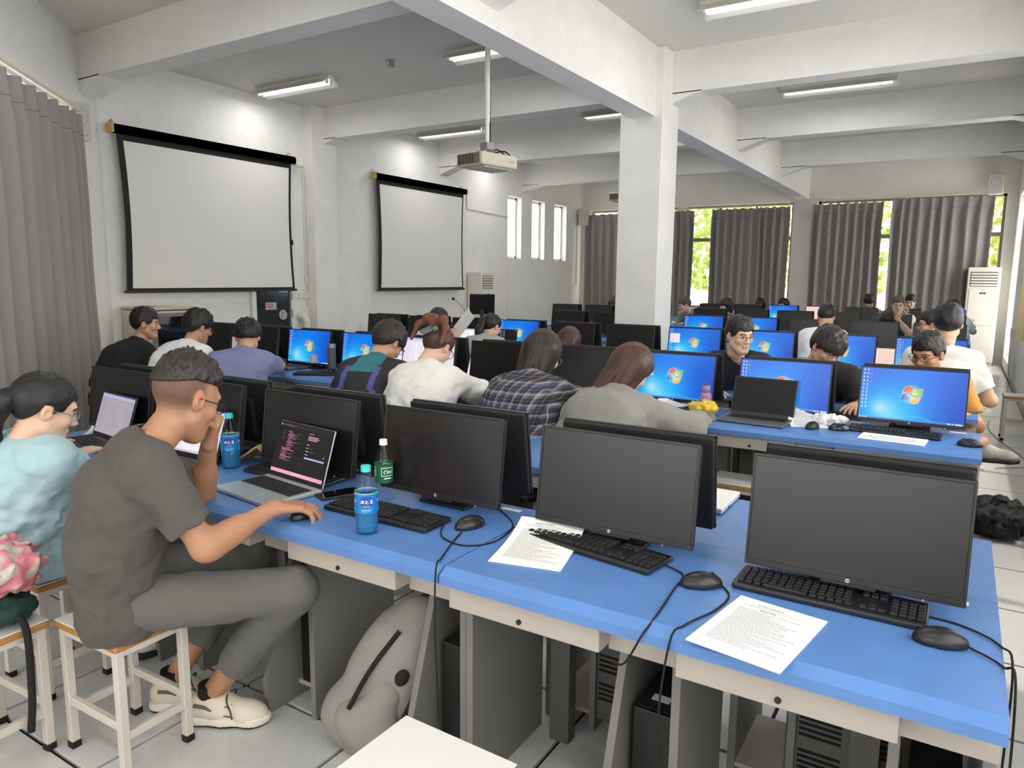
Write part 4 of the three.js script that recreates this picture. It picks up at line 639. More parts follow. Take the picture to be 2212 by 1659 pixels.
function person(p) {
  const h = p.cell ?? 0.014, ry = -(p.face ?? 0) * D, fem = p.fem ? 0.9 : 1, sc = p.size ?? 1, cosr = Math.cos(ry), sinr = Math.sin(ry);
  const toLocal = (q, o) => { const x = q[0] - o[0], z = q[2] - o[1]; return [x * cosr - z * sinr, q[1], x * sinr + z * cosr]; };
  const hipY = (p.seat ?? 0.45) + 0.085, Ls = [0.17, 0.17, 0.16, 0.2].map((v) => v * sc), base = p.lean ?? [6, 20, 34, 30];
  // the spine bends until the head is as high as it should be
  const top = (k) => hipY + Ls.reduce((s, L, i) => s + L * Math.cos(Math.min(base[i] * k, 80) * D), 0);
  let a = 0, b = 2.6; for (let i = 0; i < 30; i++) { const m = (a + b) / 2; if (top(m) > p.head[1]) a = m; else b = m; }
  const S = [[0, hipY, 0]]; for (let i = 0; i < 4; i++) { const ang = Math.min(base[i] * a, 80) * D, q = S[i]; S.push([0, q[1] + Ls[i] * Math.cos(ang), q[2] - Ls[i] * Math.sin(ang)]); }
  const dy = p.head[1] - S[4][1]; S.forEach((q, i) => { q[1] += dy * i / 4; });
  let root; if (p.root) { root = p.root; const H = toLocal(p.head, root), ex = H[0] - S[4][0], ez = H[2] - S[4][2]; S.forEach((q, i) => { const t = Math.pow(i / 4, 1.15); q[0] += ex * t; q[2] += ez * t; }); }
  else { const H = S[4]; root = [p.head[0] - (H[0] * cosr + H[2] * sinr), p.head[2] - (-H[0] * sinr + H[2] * cosr)]; }
  const o = thing('person', p.label, 'person', [root[0], 0, root[1]], ry, p.group);
  const tilt = p.tilt ?? 0, sw = 0.172 * fem * sc, [S0, S1, S2, S3, S4] = S;
  const sh = (s) => [S3[0] + s * sw, S3[1] - 0.035 + s * tilt, S3[2] + 0.012];
  // arms by two-bone reach
  const arm = (s) => {
    const A = sh(s), want = p[s > 0 ? 'handR' : 'handL'] ? toLocal(p[s > 0 ? 'handR' : 'handL'], root) : [s * 0.16, p.deskY ?? 0.79, Math.min(A[2] - 0.25, -0.28)], u = 0.285 * sc * (fem * 0.5 + 0.5), l = 0.255 * sc * (fem * 0.5 + 0.5);
    let d = V(want[0] - A[0], want[1] - A[1], want[2] - A[2]), L = d.length(); if (L > u + l - 0.005) { d.multiplyScalar((u + l - 0.005) / L); L = d.length(); }
    const dir = d.clone().normalize(), hint = V(...(p[s > 0 ? 'elbR' : 'elbL'] ?? [s * 0.7, -1, 0.35])); hint.addScaledVector(dir, -hint.dot(dir)).normalize();
    const x = (u * u - l * l + L * L) / (2 * L), y = Math.sqrt(Math.max(0, u * u - x * x)), E = V(...A).addScaledVector(dir, x).addScaledVector(hint, y), W = V(...A).addScaledVector(dir, L); return { A, E: [E.x, E.y, E.z], W: [W.x, W.y, W.z] };
  };
  const R = arm(1), L = arm(-1), mixP = (q, r, t) => [0, 1, 2].map((i) => lerp(q[i], r[i], t));
  // head frame
  const Mh = new THREE.Matrix4().makeRotationFromEuler(new THREE.Euler(-(p.hp ?? 15) * D, -(p.hy ?? 0) * D, (p.hr ?? 0) * D, 'YXZ')); Mh.scale(V(sc, sc, sc).multiplyScalar(p.hs ?? 1)); Mh.setPosition(...S4);
  const hb = V(0, -0.085, 0.02).applyMatrix4(Mh), HB2 = [hb.x, hb.y, hb.z];
  // skin
  const skin = [limb(S0, S1, 0.07), limb(S1, S2, 0.07), limb(S2, S3, 0.06, 0.058), limb([S3[0], S3[1] - 0.01, S3[2]], HB2, 0.056 * fem * sc, 0.053 * fem * sc, 0.03), limb(HB2, [S4[0], S4[1], S4[2]], 0.044 * sc, 0.035, 0.03), limb(sh(-1), sh(1), 0.034, 0.034, 0.04)];
  for (const q of [R, L]) skin.push(limb(q.A, q.E, 0.047 * fem * sc, 0.038 * fem * sc), limb(q.E, q.W, 0.041 * fem * sc, 0.027 * fem * sc, 0.02), limb(mixP(q.E, q.W, 0.1), mixP(q.E, q.W, 0.45), 0.042 * fem * sc, 0.036 * fem * sc, 0.03));
  const leg = [-1, 1].map((s) => { const hip = [S0[0] + s * 0.09, hipY, S0[2]], k = p[s > 0 ? 'kneeR' : 'kneeL'] ? toLocal(p[s > 0 ? 'kneeR' : 'kneeL'], root) : [s * 0.13, hipY + 0.015, -0.42 * sc], f = p[s > 0 ? 'footR' : 'footL'] ? toLocal(p[s > 0 ? 'footR' : 'footL'], root) : [s * 0.13, 0.09, -0.36]; return { hip, k, f, s }; });
  for (const g of leg) skin.push(limb(g.hip, g.k, 0.075, 0.05), limb(g.k, g.f, 0.055 * fem, 0.035, 0.03));
  const body = [meshOf(skin, h)]; paint(body[0], () => [1, 1, 1]);
  body.push(headGeo(p.hcell ?? 0.0055).clone().applyMatrix4(Mh));
  const hand = (q, s) => { const gp = p[s > 0 ? 'gripR' : 'gripL'] ?? 'flat', fdir = p[s > 0 ? 'dirR' : 'dirL'] ?? [(q.W[0] - q.E[0]) * 0.6 - s * 0.05, 0, Math.min(-0.1, q.W[2] - q.E[2])], nb = p[s > 0 ? 'backR' : 'backL'] ?? [0, 1, 0]; const ps = handPrims(q.W, fdir, nb, -s * -1 * (1), gp, fem * sc * 0.98); ps.push(limb(mixP(q.E, q.W, 0.8), q.W, 0.029 * fem * sc, 0.022 * fem * sc, 0.02)); const g = meshOf(ps, p.hand ?? 0.006, field(ps), 0.012); return paint(g, () => [1, 0.97, 0.95]); };
  body.push(hand(R, 1), hand(L, -1));
  if (p.stubble) { const inv = Mh.clone().invert(), v = V(0, 0, 0); paint(body[1], (x, y, z) => { v.set(x, y, z).applyMatrix4(inv); const earT = Math.abs(v.x) > 0.078; const t = sstep(-0.075, -0.01, v.y) * sstep(0.0, 0.03, v.z + 0.012 * (v.y > 0.02 ? 2 : 0)) * (earT ? 0 : 1); return [lerp(1, 0.3, t), lerp(1, 0.3, t), lerp(1, 0.33, t)].map((c, i) => earT ? [1, 0.84, 0.78][i] : c); }); }
  part(o, 'body', body, skinMat[p.skin ?? 'mid']);
  // shirt
  const T = p.top ?? {}, ex = (T.loose ?? 0.01), sl = T.sleeve ?? 0.72, st = [], k = 0.07;
  for (const s of [-1, 1]) {
    const q = s > 0 ? R : L;
    st.push(limb([S0[0] + s * 0.085 * fem, S0[1] - 0.02, S0[2]], [S1[0] + s * 0.078 * fem, S1[1], S1[2]], 0.108 + ex, 0.098 + ex, k), limb([S1[0] + s * 0.078 * fem, S1[1], S1[2]], [S2[0] + s * 0.088 * fem, S2[1], S2[2]], 0.098 * fem + ex, 0.104 * fem + ex, k), limb([S2[0] + s * 0.088 * fem, S2[1], S2[2]], [S3[0] + s * 0.1 * fem, S3[1] - 0.05, S3[2] + 0.015], 0.104 * fem + ex, 0.075 * fem + ex, k));
    st.push(limb([S3[0] + s * 0.03, S3[1] + 0.005, S3[2] + 0.005], q.A, 0.06 * fem + ex * 0.5, 0.058 * fem + ex * 0.5, 0.05));
    const nsg = (A, B, t) => { const m = mixP(A, B, t), dd = V(B[0] - A[0], B[1] - A[1], B[2] - A[2]).normalize(); return [...m, dd.x, dd.y, dd.z]; };
    if (sl <= 1) st.push(limb(q.A, q.E, 0.06 * fem + ex * 0.6, 0.056 * fem + ex, 0.05, nsg(q.A, q.E, sl)));
    else { st.push(limb(q.A, q.E, 0.058 * fem + ex * 0.6, 0.05 * fem + ex, 0.05), limb(q.E, q.W, 0.05 * fem + ex, 0.036 * fem + ex * 0.8, 0.035, nsg(q.E, q.W, sl - 1))); }
  }
  st.push(limb(S1, S2, 0.1 + ex, 0.1 + ex, 0.06), limb([S3[0], S3[1] + 0.0, S3[2] + 0.01], mixP([S3[0], S3[1], S3[2] + 0.012], HB2, T.collar ?? 0.3), 0.066 * fem, 0.06 * fem, 0.03));
  if (T.hood) st.push(ell([S3[0], S3[1] - 0.0, S3[2] + 0.085], [0.12, 0.055, 0.075], 0.05), ell([S3[0], S3[1] - 0.07, S3[2] + 0.11], [0.085, 0.07, 0.05], 0.05));
  const nd = V(HB2[0] - S3[0], HB2[1] - S3[1], HB2[2] - S3[2]).normalize(), hole = limb([S3[0] + nd.x * 0.03, S3[1] + nd.y * 0.03, S3[2] + nd.z * 0.03], [S3[0] + nd.x * 0.3, S3[1] + nd.y * 0.3, S3[2] + nd.z * 0.3], 0.058 * fem * sc, 0.075 * sc), capTop = [S3[0] + nd.x * (T.neck ?? 0.052), S3[1] + nd.y * (T.neck ?? 0.052), S3[2] + nd.z * (T.neck ?? 0.052)];
  const hole2 = limb([0, 1, 2].map((i) => capTop[i] + [nd.x, nd.y, nd.z][i] * 0.085), [0, 1, 2].map((i) => capTop[i] + [nd.x, nd.y, nd.z][i] * 0.3), 0.08, 0.1);
  const sf = field(st), hem = T.hem ?? hipY - 0.09, fold = T.fold ?? 0.007, sd = p.seedn ?? 0;
  const shirtF = (x, y, z) => {
    let d = sf(x, y, z); if (Math.abs(d) < 0.06) { const w = noise(x * 5 + sd, y * 5, z * 5) * 1.4, low = 1 - 0.55 * sstep(S1[1], S3[1], y); d -= fold * 1.5 * low * (Math.sin((y * 26 + x * 10 + w * 5)) * 0.5 + noise(x * 14 + sd, y * 20 + w, z * 14) + 0.5 * noise(x * 34, y * 40, z * 34 + sd)); }
    d = Math.max(d, -dist(hole, x, y, z)); d = Math.max(d, -dist(hole2, x, y, z)); return Math.max(d, hem - y);
  };
  const g = meshOf(st, p.scell ?? h, shirtF, 0.03);
  let sm; if (T.plaid) { planarUV(g, 10); sm = plaidMat; } else if (T.color2) { paint(g, (x, y, z) => T.color2(x, y, z, S, { R, L })); planarUV(g); sm = fabricVC; } else { planarUV(g); sm = T.mat ?? cloth(T.color ?? [200, 200, 200]); }
  part(o, T.name ?? 't_shirt', g, sm);
  if (T.print) part(o, 'shirt_print', T.print(S), T.printMat);
  // trousers and shoes
  if (!p.noLegs) {
    const tr = []; for (const q of leg) { const m = mixP(q.k, q.f, p.cuff ?? 0.92), dd = V(q.f[0] - q.k[0], q.f[1] - q.k[1], q.f[2] - q.k[2]).normalize(), lw = p.legw ?? 1; tr.push(limb([q.hip[0], q.hip[1] + 0.03, q.hip[2]], [q.hip[0], q.hip[1] + 0.1, q.hip[2]], 0.1, 0.095, 0.05), limb(q.hip, q.k, 0.092 * lw, 0.074 * lw, 0.05), limb(q.k, q.f, 0.072 * lw, 0.062 * lw, 0.03, [...m, dd.x, dd.y, dd.z])); }
    const tf = field(tr), tg = meshOf(tr, p.tcell ?? 0.018, (x, y, z) => { const d = tf(x, y, z); return Math.abs(d) < 0.05 ? Math.max(d - 0.006 * (noise(x * 16 + sd, y * 14, z * 16) + 0.6 * noise(x * 30, y * 36, z * 30)), (p.seat ?? 0.45) + 0.003 - y > 0 && Math.hypot(x - S0[0], z - S0[2]) < 0.14 ? (p.seat ?? 0.45) + 0.003 - y : -9) : d; }, 0.02);
    part(o, 'trousers', planarUV(tg), cloth(p.bottom ?? [60, 60, 64]));
    for (const q of leg) { const fd = p[q.s > 0 ? 'toeR' : 'toeL'] ? V(...toLocal(p[q.s > 0 ? 'toeR' : 'toeL'], root)).sub(V(...q.f)).setY(0).normalize() : V(0, 0, -1); shoe(o, q.f, fd, p.shoe ?? 'plain', p.shoeColor); }
  }
  // hair
  const hm = hairMats[p.hairColor ?? 'black'];
  if (p.hair) { const hg = hairGeo(p.hair, p.haircell ?? 0.0065).clone().applyMatrix4(Mh); const ho = part(o, 'hair', hg, hm); if (p.tail) p.tail(o, ho, Mh, hm, S); }
  if (p.faceOn) faceParts(o, Mh, hm);
  if (p.glasses) {
    const gm = p.glasses === 2 ? silverFrame : frameMat, gs = []; const gl = part(o, 'glasses', (() => { for (const s of [-1, 1]) { gs.push(at(new THREE.TorusGeometry(0.0215, 0.0017, 6, 28).scale(1.08, 0.82, 1), s * 0.033, 0.002, -0.104, 0, s * -0.12), tube([[s * 0.056, 0.006, -0.1], [s * 0.077, 0.008, -0.08], [s * 0.0815, 0.008, -0.02], [s * 0.083, 0.006, 0.008], [s * 0.08, -0.015, 0.022]], 0.0019, 20, 6)); } gs.push(tube([[-0.011, 0.006, -0.106], [0, 0.009, -0.108], [0.011, 0.006, -0.106]], 0.0018, 8, 6)); return gs.map((q) => q.applyMatrix4(Mh)); })(), gm);
    for (const s of [-1, 1]) part(gl, 'lens', at(new THREE.CircleGeometry(0.021, 24).scale(1.06, 0.8, 1), s * 0.033, 0.002, -0.104, 0, Math.PI + s * -0.12).applyMatrix4(Mh), lensMat);
  }
  o.userData.frame = undefined; delete o.userData.frame;
  return { o, S, Mh, R, L, root, toLocal };
}
const shoeMats = { cream: std(rgb(218, 208, 188), 0.7), olive: std(rgb(98, 100, 76), 0.75), sole: std(rgb(224, 217, 203), 0.6), dark: std(rgb(30, 30, 32), 0.7), grey: std(rgb(150, 148, 142), 0.7), white: std(rgb(226, 222, 218), 0.6), lace: std(rgb(70, 78, 58), 0.8), sock: std(rgb(22, 22, 24), 0.9) };
function shoe(o, ank, fd, kind, col) {
  const s = V(-fd.z, 0, fd.x), P = (a, b, y) => [ank[0] + fd.x * a + s.x * b, y, ank[2] + fd.z * a + s.z * b], fine = kind === 'runner', h = fine ? 0.006 : 0.014;
  const up = [limb(P(-0.045, 0, 0.06), P(0.02, 0, 0.062), 0.042, 0.044, 0.04), limb(P(0.02, 0, 0.06), P(0.13, 0, 0.042), 0.042, 0.036, 0.04), limb(P(0.12, 0.012, 0.036), P(0.165, 0.004, 0.034), 0.036, 0.026, 0.04), limb(P(-0.03, 0, 0.08), P(0.005, 0, 0.1), 0.036, 0.034, 0.03)];
  const f = field(up), m = part(o, 'shoe', meshOf(up, h, (x, y, z) => Math.max(f(x, y, z), 0.026 - y, y - 0.108 + 0.0), 0.012), kind === 'runner' ? shoeMats.cream : shoeMats[col ?? 'dark']);
  const so = [limb(P(-0.05, 0, 0.02), P(0.04, 0, 0.02), 0.043, 0.042, 0.03), limb(P(0.04, 0, 0.02), P(0.135, 0.006, 0.02), 0.042, 0.041, 0.03), limb(P(0.135, 0.006, 0.02), P(0.175, 0.004, 0.028), 0.036, 0.026, 0.03)], g = field(so);
  part(m, 'sole', meshOf(so, h, (x, y, z) => Math.max(g(x, y, z), y - 0.036, 0.004 - y), 0.012), fine ? shoeMats.sole : shoeMats.dark);
  if (fine) {
    part(m, 'outsole', meshOf(so, h, (x, y, z) => Math.max(g(x, y, z) - 0.001, y - 0.011, 0.0005 - y), 0.012), shoeMats.dark);
    part(m, 'sock', [cyl(0.037, 0.041, 0.05, ...P(-0.012, 0, 0.118), 0, 0, 18)], shoeMats.sock);
    for (const sd of [-1, 1]) { const q = (a, y, w) => { const v = P(a, 0, y); return [v[0] + s.x * sd * w, y, v[2] + s.z * sd * w]; }; part(m, 'side_stripe', [tube([q(-0.05, 0.085, 0.043), q(-0.01, 0.08, 0.0465), q(0.02, 0.066, 0.0455)], 0.007, 12, 6), tube([q(0.01, 0.044, 0.0445), q(0.04, 0.068, 0.0425), q(0.062, 0.078, 0.036), q(0.07, 0.05, 0.04), q(0.08, 0.04, 0.0415)], 0.0042, 20, 6), tube([q(0.005, 0.066, 0.0455), q(0.045, 0.052, 0.0435), q(0.095, 0.04, 0.0415)], 0.0042, 12, 6)], shoeMats.olive); }
    part(m, 'laces', [0, 1, 2, 3].map((i) => tube([P(0.045 + i * 0.02, -0.03, 0.086 - i * 0.006), P(0.05 + i * 0.02, 0, 0.102 - i * 0.0085), P(0.055 + i * 0.02, 0.03, 0.086 - i * 0.006)], 0.0032, 10, 5)).concat([tube([P(0.05, 0, 0.105), P(0.065, 0.045, 0.1), P(0.08, 0.055, 0.07), P(0.085, 0.058, 0.045)], 0.003, 14, 5), tube([P(0.05, 0, 0.105), P(0.06, -0.045, 0.095), P(0.05, -0.06, 0.06)], 0.003, 12, 5)]), shoeMats.lace);
  }
  return m;
}
const tailGeo = (pts, r0, r1, seedv = 0) => { const ps = []; for (let i = 1; i < pts.length; i++) { const t0 = (i - 1) / (pts.length - 1), t1 = i / (pts.length - 1); ps.push(limb(pts[i - 1], pts[i], lerp(r0, r1, t0), lerp(r0, r1, t1), 0.03)); } const f = field(ps); return meshOf(ps, 0.007, (x, y, z) => f(x, y, z) + 0.006 * noise(x * 80 + seedv, y * 7, z * 80), 0.03); };
const inHead = (Mh, x, y, z) => { const v = V(x, y, z).applyMatrix4(Mh); return [v.x, v.y, v.z]; };
const noLegs = { noLegs: true };

// man in the grey t-shirt, right hand on a mouse, left fist at his mouth
const man = person({
  label: 'man with glasses in a grey brown t-shirt, chin on fist, nearest the viewer', head: [-2.036, 1.166, -1.347], root: [-2.215, -1.185], face: 24, hy: -22, hp: 24, hr: 0, skin: 'tan', cell: 0.01, scell: 0.0085, tcell: 0.01, hcell: 0.004, hand: 0.0035, haircell: 0.0045,
  lean: [4, 14, 26, 40], hair: 'short', hairColor: 'dark', stubble: true, glasses: 1, faceOn: true, tilt: 0.02, hs: 1.04,
  top: { color: [84, 79, 76], sleeve: 0.74, loose: 0.014, fold: 0.007, hem: 0.44, collar: 0.22, neck: 0.05 }, bottom: [96, 95, 91], cuff: 0.72, legw: 0.98,
  handR: [-1.822, 0.812, -1.497], dirR: [0.18, -0.12, -1], gripR: 'mouse', elbR: [0.75, -1, 0.9], handL: [-2.11, 0.99, -1.475], dirL: [0.3, 0.85, -0.25], backL: [0.45, 0.25, -0.85], gripL: 'fist', elbL: [-0.5, -1, -0.6],
  kneeR: [-1.745, 0.55, -1.50], footR: [-2.105, 0.115, -1.435], toeR: [-1.86, 0.03, -1.585], kneeL: [-2.15, 0.55, -1.66], footL: [-2.3, 0.115, -1.42], toeL: [-2.16, 0.0, -1.56], shoe: 'runner',
});
// girl in light blue with a ponytail and scrunchie
person({
  label: 'girl in a light blue shirt with ponytail and pale scrunchie', head: [-2.75, 1.069, -1.269], root: [-2.87, -1.25], face: 4, hy: 12, hp: 20, fem: true, skin: 'fair', cell: 0.011, scell: 0.009, tcell: 0.014, hcell: 0.005, hand: 0.005, haircell: 0.005, lean: [8, 22, 34, 26], hair: 'tied', hairColor: 'black', glasses: 2, faceOn: true,
  top: { color: [168, 198, 206], sleeve: 0.95, loose: 0.03, fold: 0.011, hem: 0.46, name: 'shirt' }, bottom: [128, 122, 126], legw: 1.15, handR: [-3.12, 0.8, -1.58], elbR: [0.9, -1, 0.5], dirR: [-0.6, 0, -1], handL: [-3.4, 0.8, -1.55], shoe: 'plain', shoeColor: 'white',
  tail: (o, ho, Mh, hm, S) => { const a = inHead(Mh, 0.0, 0.01, 0.115); part(o, 'scrunchie', meshOf([limb([a[0] - 0.02, a[1] + 0.02, a[2]], [a[0] + 0.02, a[1] - 0.015, a[2] + 0.004], 0.03, 0.03)], 0.006, (x, y, z) => Math.hypot(x - a[0], y - a[1], z - a[2]) - 0.034 - 0.012 * noise(x * 70, y * 70, z * 70), 0.03), cloth([196, 208, 216])); part(o, 'ponytail', tailGeo([a, [a[0] - 0.02, a[1] - 0.05, a[2] + 0.045], [a[0] - 0.035, a[1] - 0.15, a[2] + 0.05], [a[0] - 0.06, a[1] - 0.25, a[2] + 0.06]], 0.042, 0.02), hm); },
});
// second row, backs toward the viewer
person({ label: 'man in a black t-shirt in right profile, by the left curtain', head: [-5.709, 1.144, -3.46], face: 5, hy: 32, hp: 4, skin: 'mid', hair: 'crop', faceOn: true, lean: [6, 16, 24, 14], top: { color: [26, 27, 29], loose: 0.018 }, bottom: [50, 50, 55], hcell: 0.005 });
person({ label: 'man in a white t-shirt and glasses, second student from the left in the second row', head: [-5.067, 1.14, -3.5], face: -8, hy: 18, hp: 18, skin: 'mid', hair: 'mop', glasses: 1, top: { color: [238, 238, 238], loose: 0.022, fold: 0.009 }, bottom: [60, 62, 70] });
person({ label: 'man in a purple grey t-shirt with his head bowed over the desk', head: [-4.609, 1.077, -3.6], face: -34, hy: -12, hp: 42, skin: 'mid', hair: 'mop', size: 1.02, top: { color: [128, 131, 168], loose: 0.024, fold: 0.009 }, bottom: [60, 62, 70], handR: [-4.78, 0.8, -4.08], handL: [-5.1, 0.8, -3.9], elbR: [1, -0.6, 0.2] });
const windColor = (x, y, z, S) => {
  const dy = y - S[3][1], ax = Math.abs(x - lerp(S[3][0], S[0][0], clamp(-dy / 0.5, 0, 1))), back = z > S[2][2] - 0.1;
  if (dy > -0.005 && ax < 0.09) return [0.025, 0.2, 0.23];
  const line = 0.105 + 0.16 * Math.pow(clamp(-(dy + 0.02) / 0.36, 0, 1), 2.2) * -0.6 + 0.02 * (dy < -0.1 ? 1 : 0), t = ax - line;
  if (back && Math.abs(t) < 0.018 && dy < 0.02 && dy > -0.52) return [0.1, 0.085, 0.34];
  if (dy < -0.26 && t > 0.018 && ax < 0.24) return [0.02, 0.21, 0.24];
  return [0.022, 0.021, 0.025];
};
person({ label: 'man in a black windbreaker with purple stripes and teal panels, looking down', head: [-3.154, 1.119, -3.55], face: -12, hy: 20, hp: 38, skin: 'mid', hair: 'mop', hairColor: 'dark', glasses: 1, faceOn: true, size: 1.02, scell: 0.009, hcell: 0.005, lean: [10, 24, 34, 40], top: { color2: windColor, sleeve: 1.9, loose: 0.026, fold: 0.008, name: 'windbreaker', collar: 0.5, neck: 0.07 }, bottom: [50, 52, 58], handR: [-2.85, 0.8, -3.95], handL: [-3.35, 0.8, -3.95] });
// woman in the white blouse with a claw clip
const clipGrey = std(rgb(120, 134, 136), 0.4);
person({
  label: 'woman in a sheer white blouse with brown hair in a grey claw clip', head: [-2.671, 1.131, -3.45], face: -14, hy: 16, hp: 36, hr: -4, fem: true, skin: 'fair', hair: 'tied', hairColor: 'brown', glasses: 1, faceOn: true, scell: 0.009, hcell: 0.005, lean: [8, 20, 34, 42], top: { color: [232, 230, 222], sleeve: 1.9, loose: 0.03, fold: 0.011, name: 'blouse', collar: 0.4, neck: 0.06 }, bottom: [70, 72, 84], handR: [-2.45, 0.8, -3.85], handL: [-2.75, 0.8, -3.9],
  tail: (o, ho, Mh, hm, S) => { const q = (x, y, z) => inHead(Mh, x, y, z); for (const s of [-1, 1]) part(ho, 'loose_lock', tailGeo([q(s * 0.01, 0.09, 0.1), q(s * 0.06, 0.125, 0.12), q(s * 0.11, 0.07, 0.12), q(s * 0.12, -0.02, 0.11)], 0.03, 0.012, s * 3), hairMats.reddish); part(ho, 'loose_lock', tailGeo([q(0, 0.09, 0.1), q(-0.04, 0.15, 0.1), q(-0.1, 0.17, 0.09)], 0.024, 0.008, 9), hairMats.reddish);
    const e = new THREE.Matrix4().multiplyMatrices(Mh, new THREE.Matrix4().makeRotationFromEuler(new THREE.Euler(-0.5, Math.PI, 0.35))).setPosition(...q(0.0, 0.05, 0.128)); const clip = [box(0.012, 0.11, 0.012, -0.018, 0, 0), box(0.012, 0.11, 0.012, 0.018, 0, 0), box(0.048, 0.012, 0.012, 0, 0.052, 0), box(0.048, 0.012, 0.012, 0, -0.052, 0), box(0.03, 0.03, 0.014, -0.03, 0.02, 0.0)]; part(ho, 'hair_clip', clip.map((g) => g.applyMatrix4(e)), clipGrey); },
});
person({ label: 'woman with long dark hair in a navy plaid flannel shirt', head: [-1.97, 1.121, -3.5], face: -4, hy: 14, hp: 26, fem: true, skin: 'fair', hair: 'long', hairColor: 'dark', glasses: 2, size: 1.03, scell: 0.01, haircell: 0.006, top: { plaid: true, sleeve: 1.85, loose: 0.04, fold: 0.009, hem: 0.42, name: 'flannel_shirt', collar: 0.45, neck: 0.06 }, bottom: [60, 58, 60], handR: [-1.72, 0.8, -3.95], handL: [-2.15, 0.8, -3.95], elbR: [1, -0.8, 0.4] });
person({ label: 'woman with long brown hair in a grey hooded jacket leaning on the desk', head: [-1.462, 1.07, -3.55], face: 4, hy: 16, hp: 38, hr: -10, fem: true, skin: 'fair', hair: 'long', hairColor: 'brown', size: 1.04, scell: 0.01, haircell: 0.006, lean: [14, 30, 44, 36], top: { color: [139, 137, 131], sleeve: 1.9, loose: 0.036, fold: 0.009, hood: true, name: 'hooded_jacket', collar: 0.4, neck: 0.06 }, bottom: [70, 72, 84], handR: [-1.16, 0.79, -3.83], handL: [-1.5, 0.79, -3.95], elbR: [1, -0.5, 0.6] });
// third row, backs toward the viewer
const bun = person({ label: 'woman holding up a sheet of paper, dark hair in a low tail, third row', head: [-4.586, 1.107, -5.95], face: -6, hy: 14, hp: 18, fem: true, skin: 'fair', hair: 'tied', hairColor: 'dark', top: { color: [226, 220, 204], sleeve: 0.9, loose: 0.02 }, bottom: [70, 72, 84], handR: [-4.56, 0.99, -6.16], gripR: 'curl', handL: [-4.8, 0.8, -6.2], tail: (o, ho, Mh, hm) => { const a = inHead(Mh, 0, 0.0, 0.11); part(ho, 'hair_tie', ball(0.022, ...a, 1, 1, 1, 12), std(rgb(196, 180, 140), 0.6)); part(ho, 'hair_tail', tailGeo([a, [a[0] - 0.03, a[1] - 0.1, a[2] + 0.02], [a[0] - 0.05, a[1] - 0.22, a[2] + 0.03]], 0.04, 0.022), hm); } });
person({ label: 'woman in a grey top with a long straight black ponytail, third row', head: [-3.997, 1.06, -6.05], face: -10, hy: 22, hp: 22, fem: true, skin: 'fair', hair: 'tied', hairColor: 'black', top: { color: [164, 164, 160], sleeve: 0.9, loose: 0.02 }, bottom: [70, 72, 84], tail: (o, ho, Mh, hm) => { const a = inHead(Mh, -0.02, 0.03, 0.11); part(ho, 'ponytail', tailGeo([a, [a[0] - 0.03, a[1] - 0.1, a[2] + 0.05], [a[0] - 0.05, a[1] - 0.24, a[2] + 0.06], [a[0] - 0.07, a[1] - 0.38, a[2] + 0.06]], 0.04, 0.026), hm); } });
person({ label: 'person whose brown crown of hair shows just right of the plaid shirt', head: [-3.065, 0.968, -5.95], face: 0, hp: 40, fem: true, hair: 'bob', hairColor: 'brown', skin: 'fair', top: { color: [120, 110, 112], sleeve: 1.8 }, bottom: [60, 60, 66] });
person({ label: 'man with large black hair seen from behind in a white t-shirt, by the right aisle', head: [-0.074, 1.255, -5.95], face: 10, hy: -14, hp: 4, skin: 'mid', hair: 'crop', size: 1.05, lean: [4, 10, 14, 8], top: { color: [226, 228, 222] }, bottom: [60, 62, 70] });
// facing the viewer from the far side of the second row
const navy = person({ label: 'man in a navy t-shirt and thin glasses facing the viewer, looking to the right', head: [-1.3, 1.165, -5.1], face: 168, hy: -38, hp: 8, skin: 'fair', hair: 'crop', hairColor: 'dark', glasses: 2, faceOn: true, hcell: 0.0045, haircell: 0.005, lean: [4, 14, 22, 20], top: { color: [30, 33, 42], loose: 0.014 }, bottom: [50, 52, 60] });
person({ label: 'man in a black t-shirt with a heavy fringe, head tilted down toward the right', head: [-0.711, 1.118, -4.95], face: 160, hy: -22, hp: 26, hr: 14, skin: 'mid', hair: 'fringe', hairColor: 'dark', glasses: 2, faceOn: true, hcell: 0.0045, haircell: 0.005, top: { color: [27, 27, 28], loose: 0.02 }, bottom: [50, 52, 60], handR: [-0.95, 0.8, -4.7], handL: [-0.5, 0.8, -4.75] });
const yellow = person({ label: 'man in a mustard shirt and dark glasses facing left, behind the right monitor', head: [-0.151, 1.106, -5.1], face: 180, hy: 26, hp: 14, skin: 'tan', hair: 'crop', hairColor: 'black', glasses: 1, faceOn: true, hcell: 0.0045, haircell: 0.005, top: { color: [196, 142, 66], loose: 0.016 }, bottom: [92, 88, 80], cuff: 0.12, footL: [0.17, 0.62, -4.98], kneeL: [0.06, 0.6, -4.72], toeL: [0.5, 0.6, -5.05], shoeColor: 'grey', kneeR: [-0.3, 0.56, -4.75], footR: [-0.28, 0.1, -4.8] });
yellow.o.children.filter((c) => c.name === 'shoe').forEach((c) => { c.geometry.computeBoundingBox(); if (c.geometry.boundingBox.min.x > -9 && c.geometry.boundingBox.max.x - c.geometry.boundingBox.min.x > 0.15) c.position.y = 0.5; });
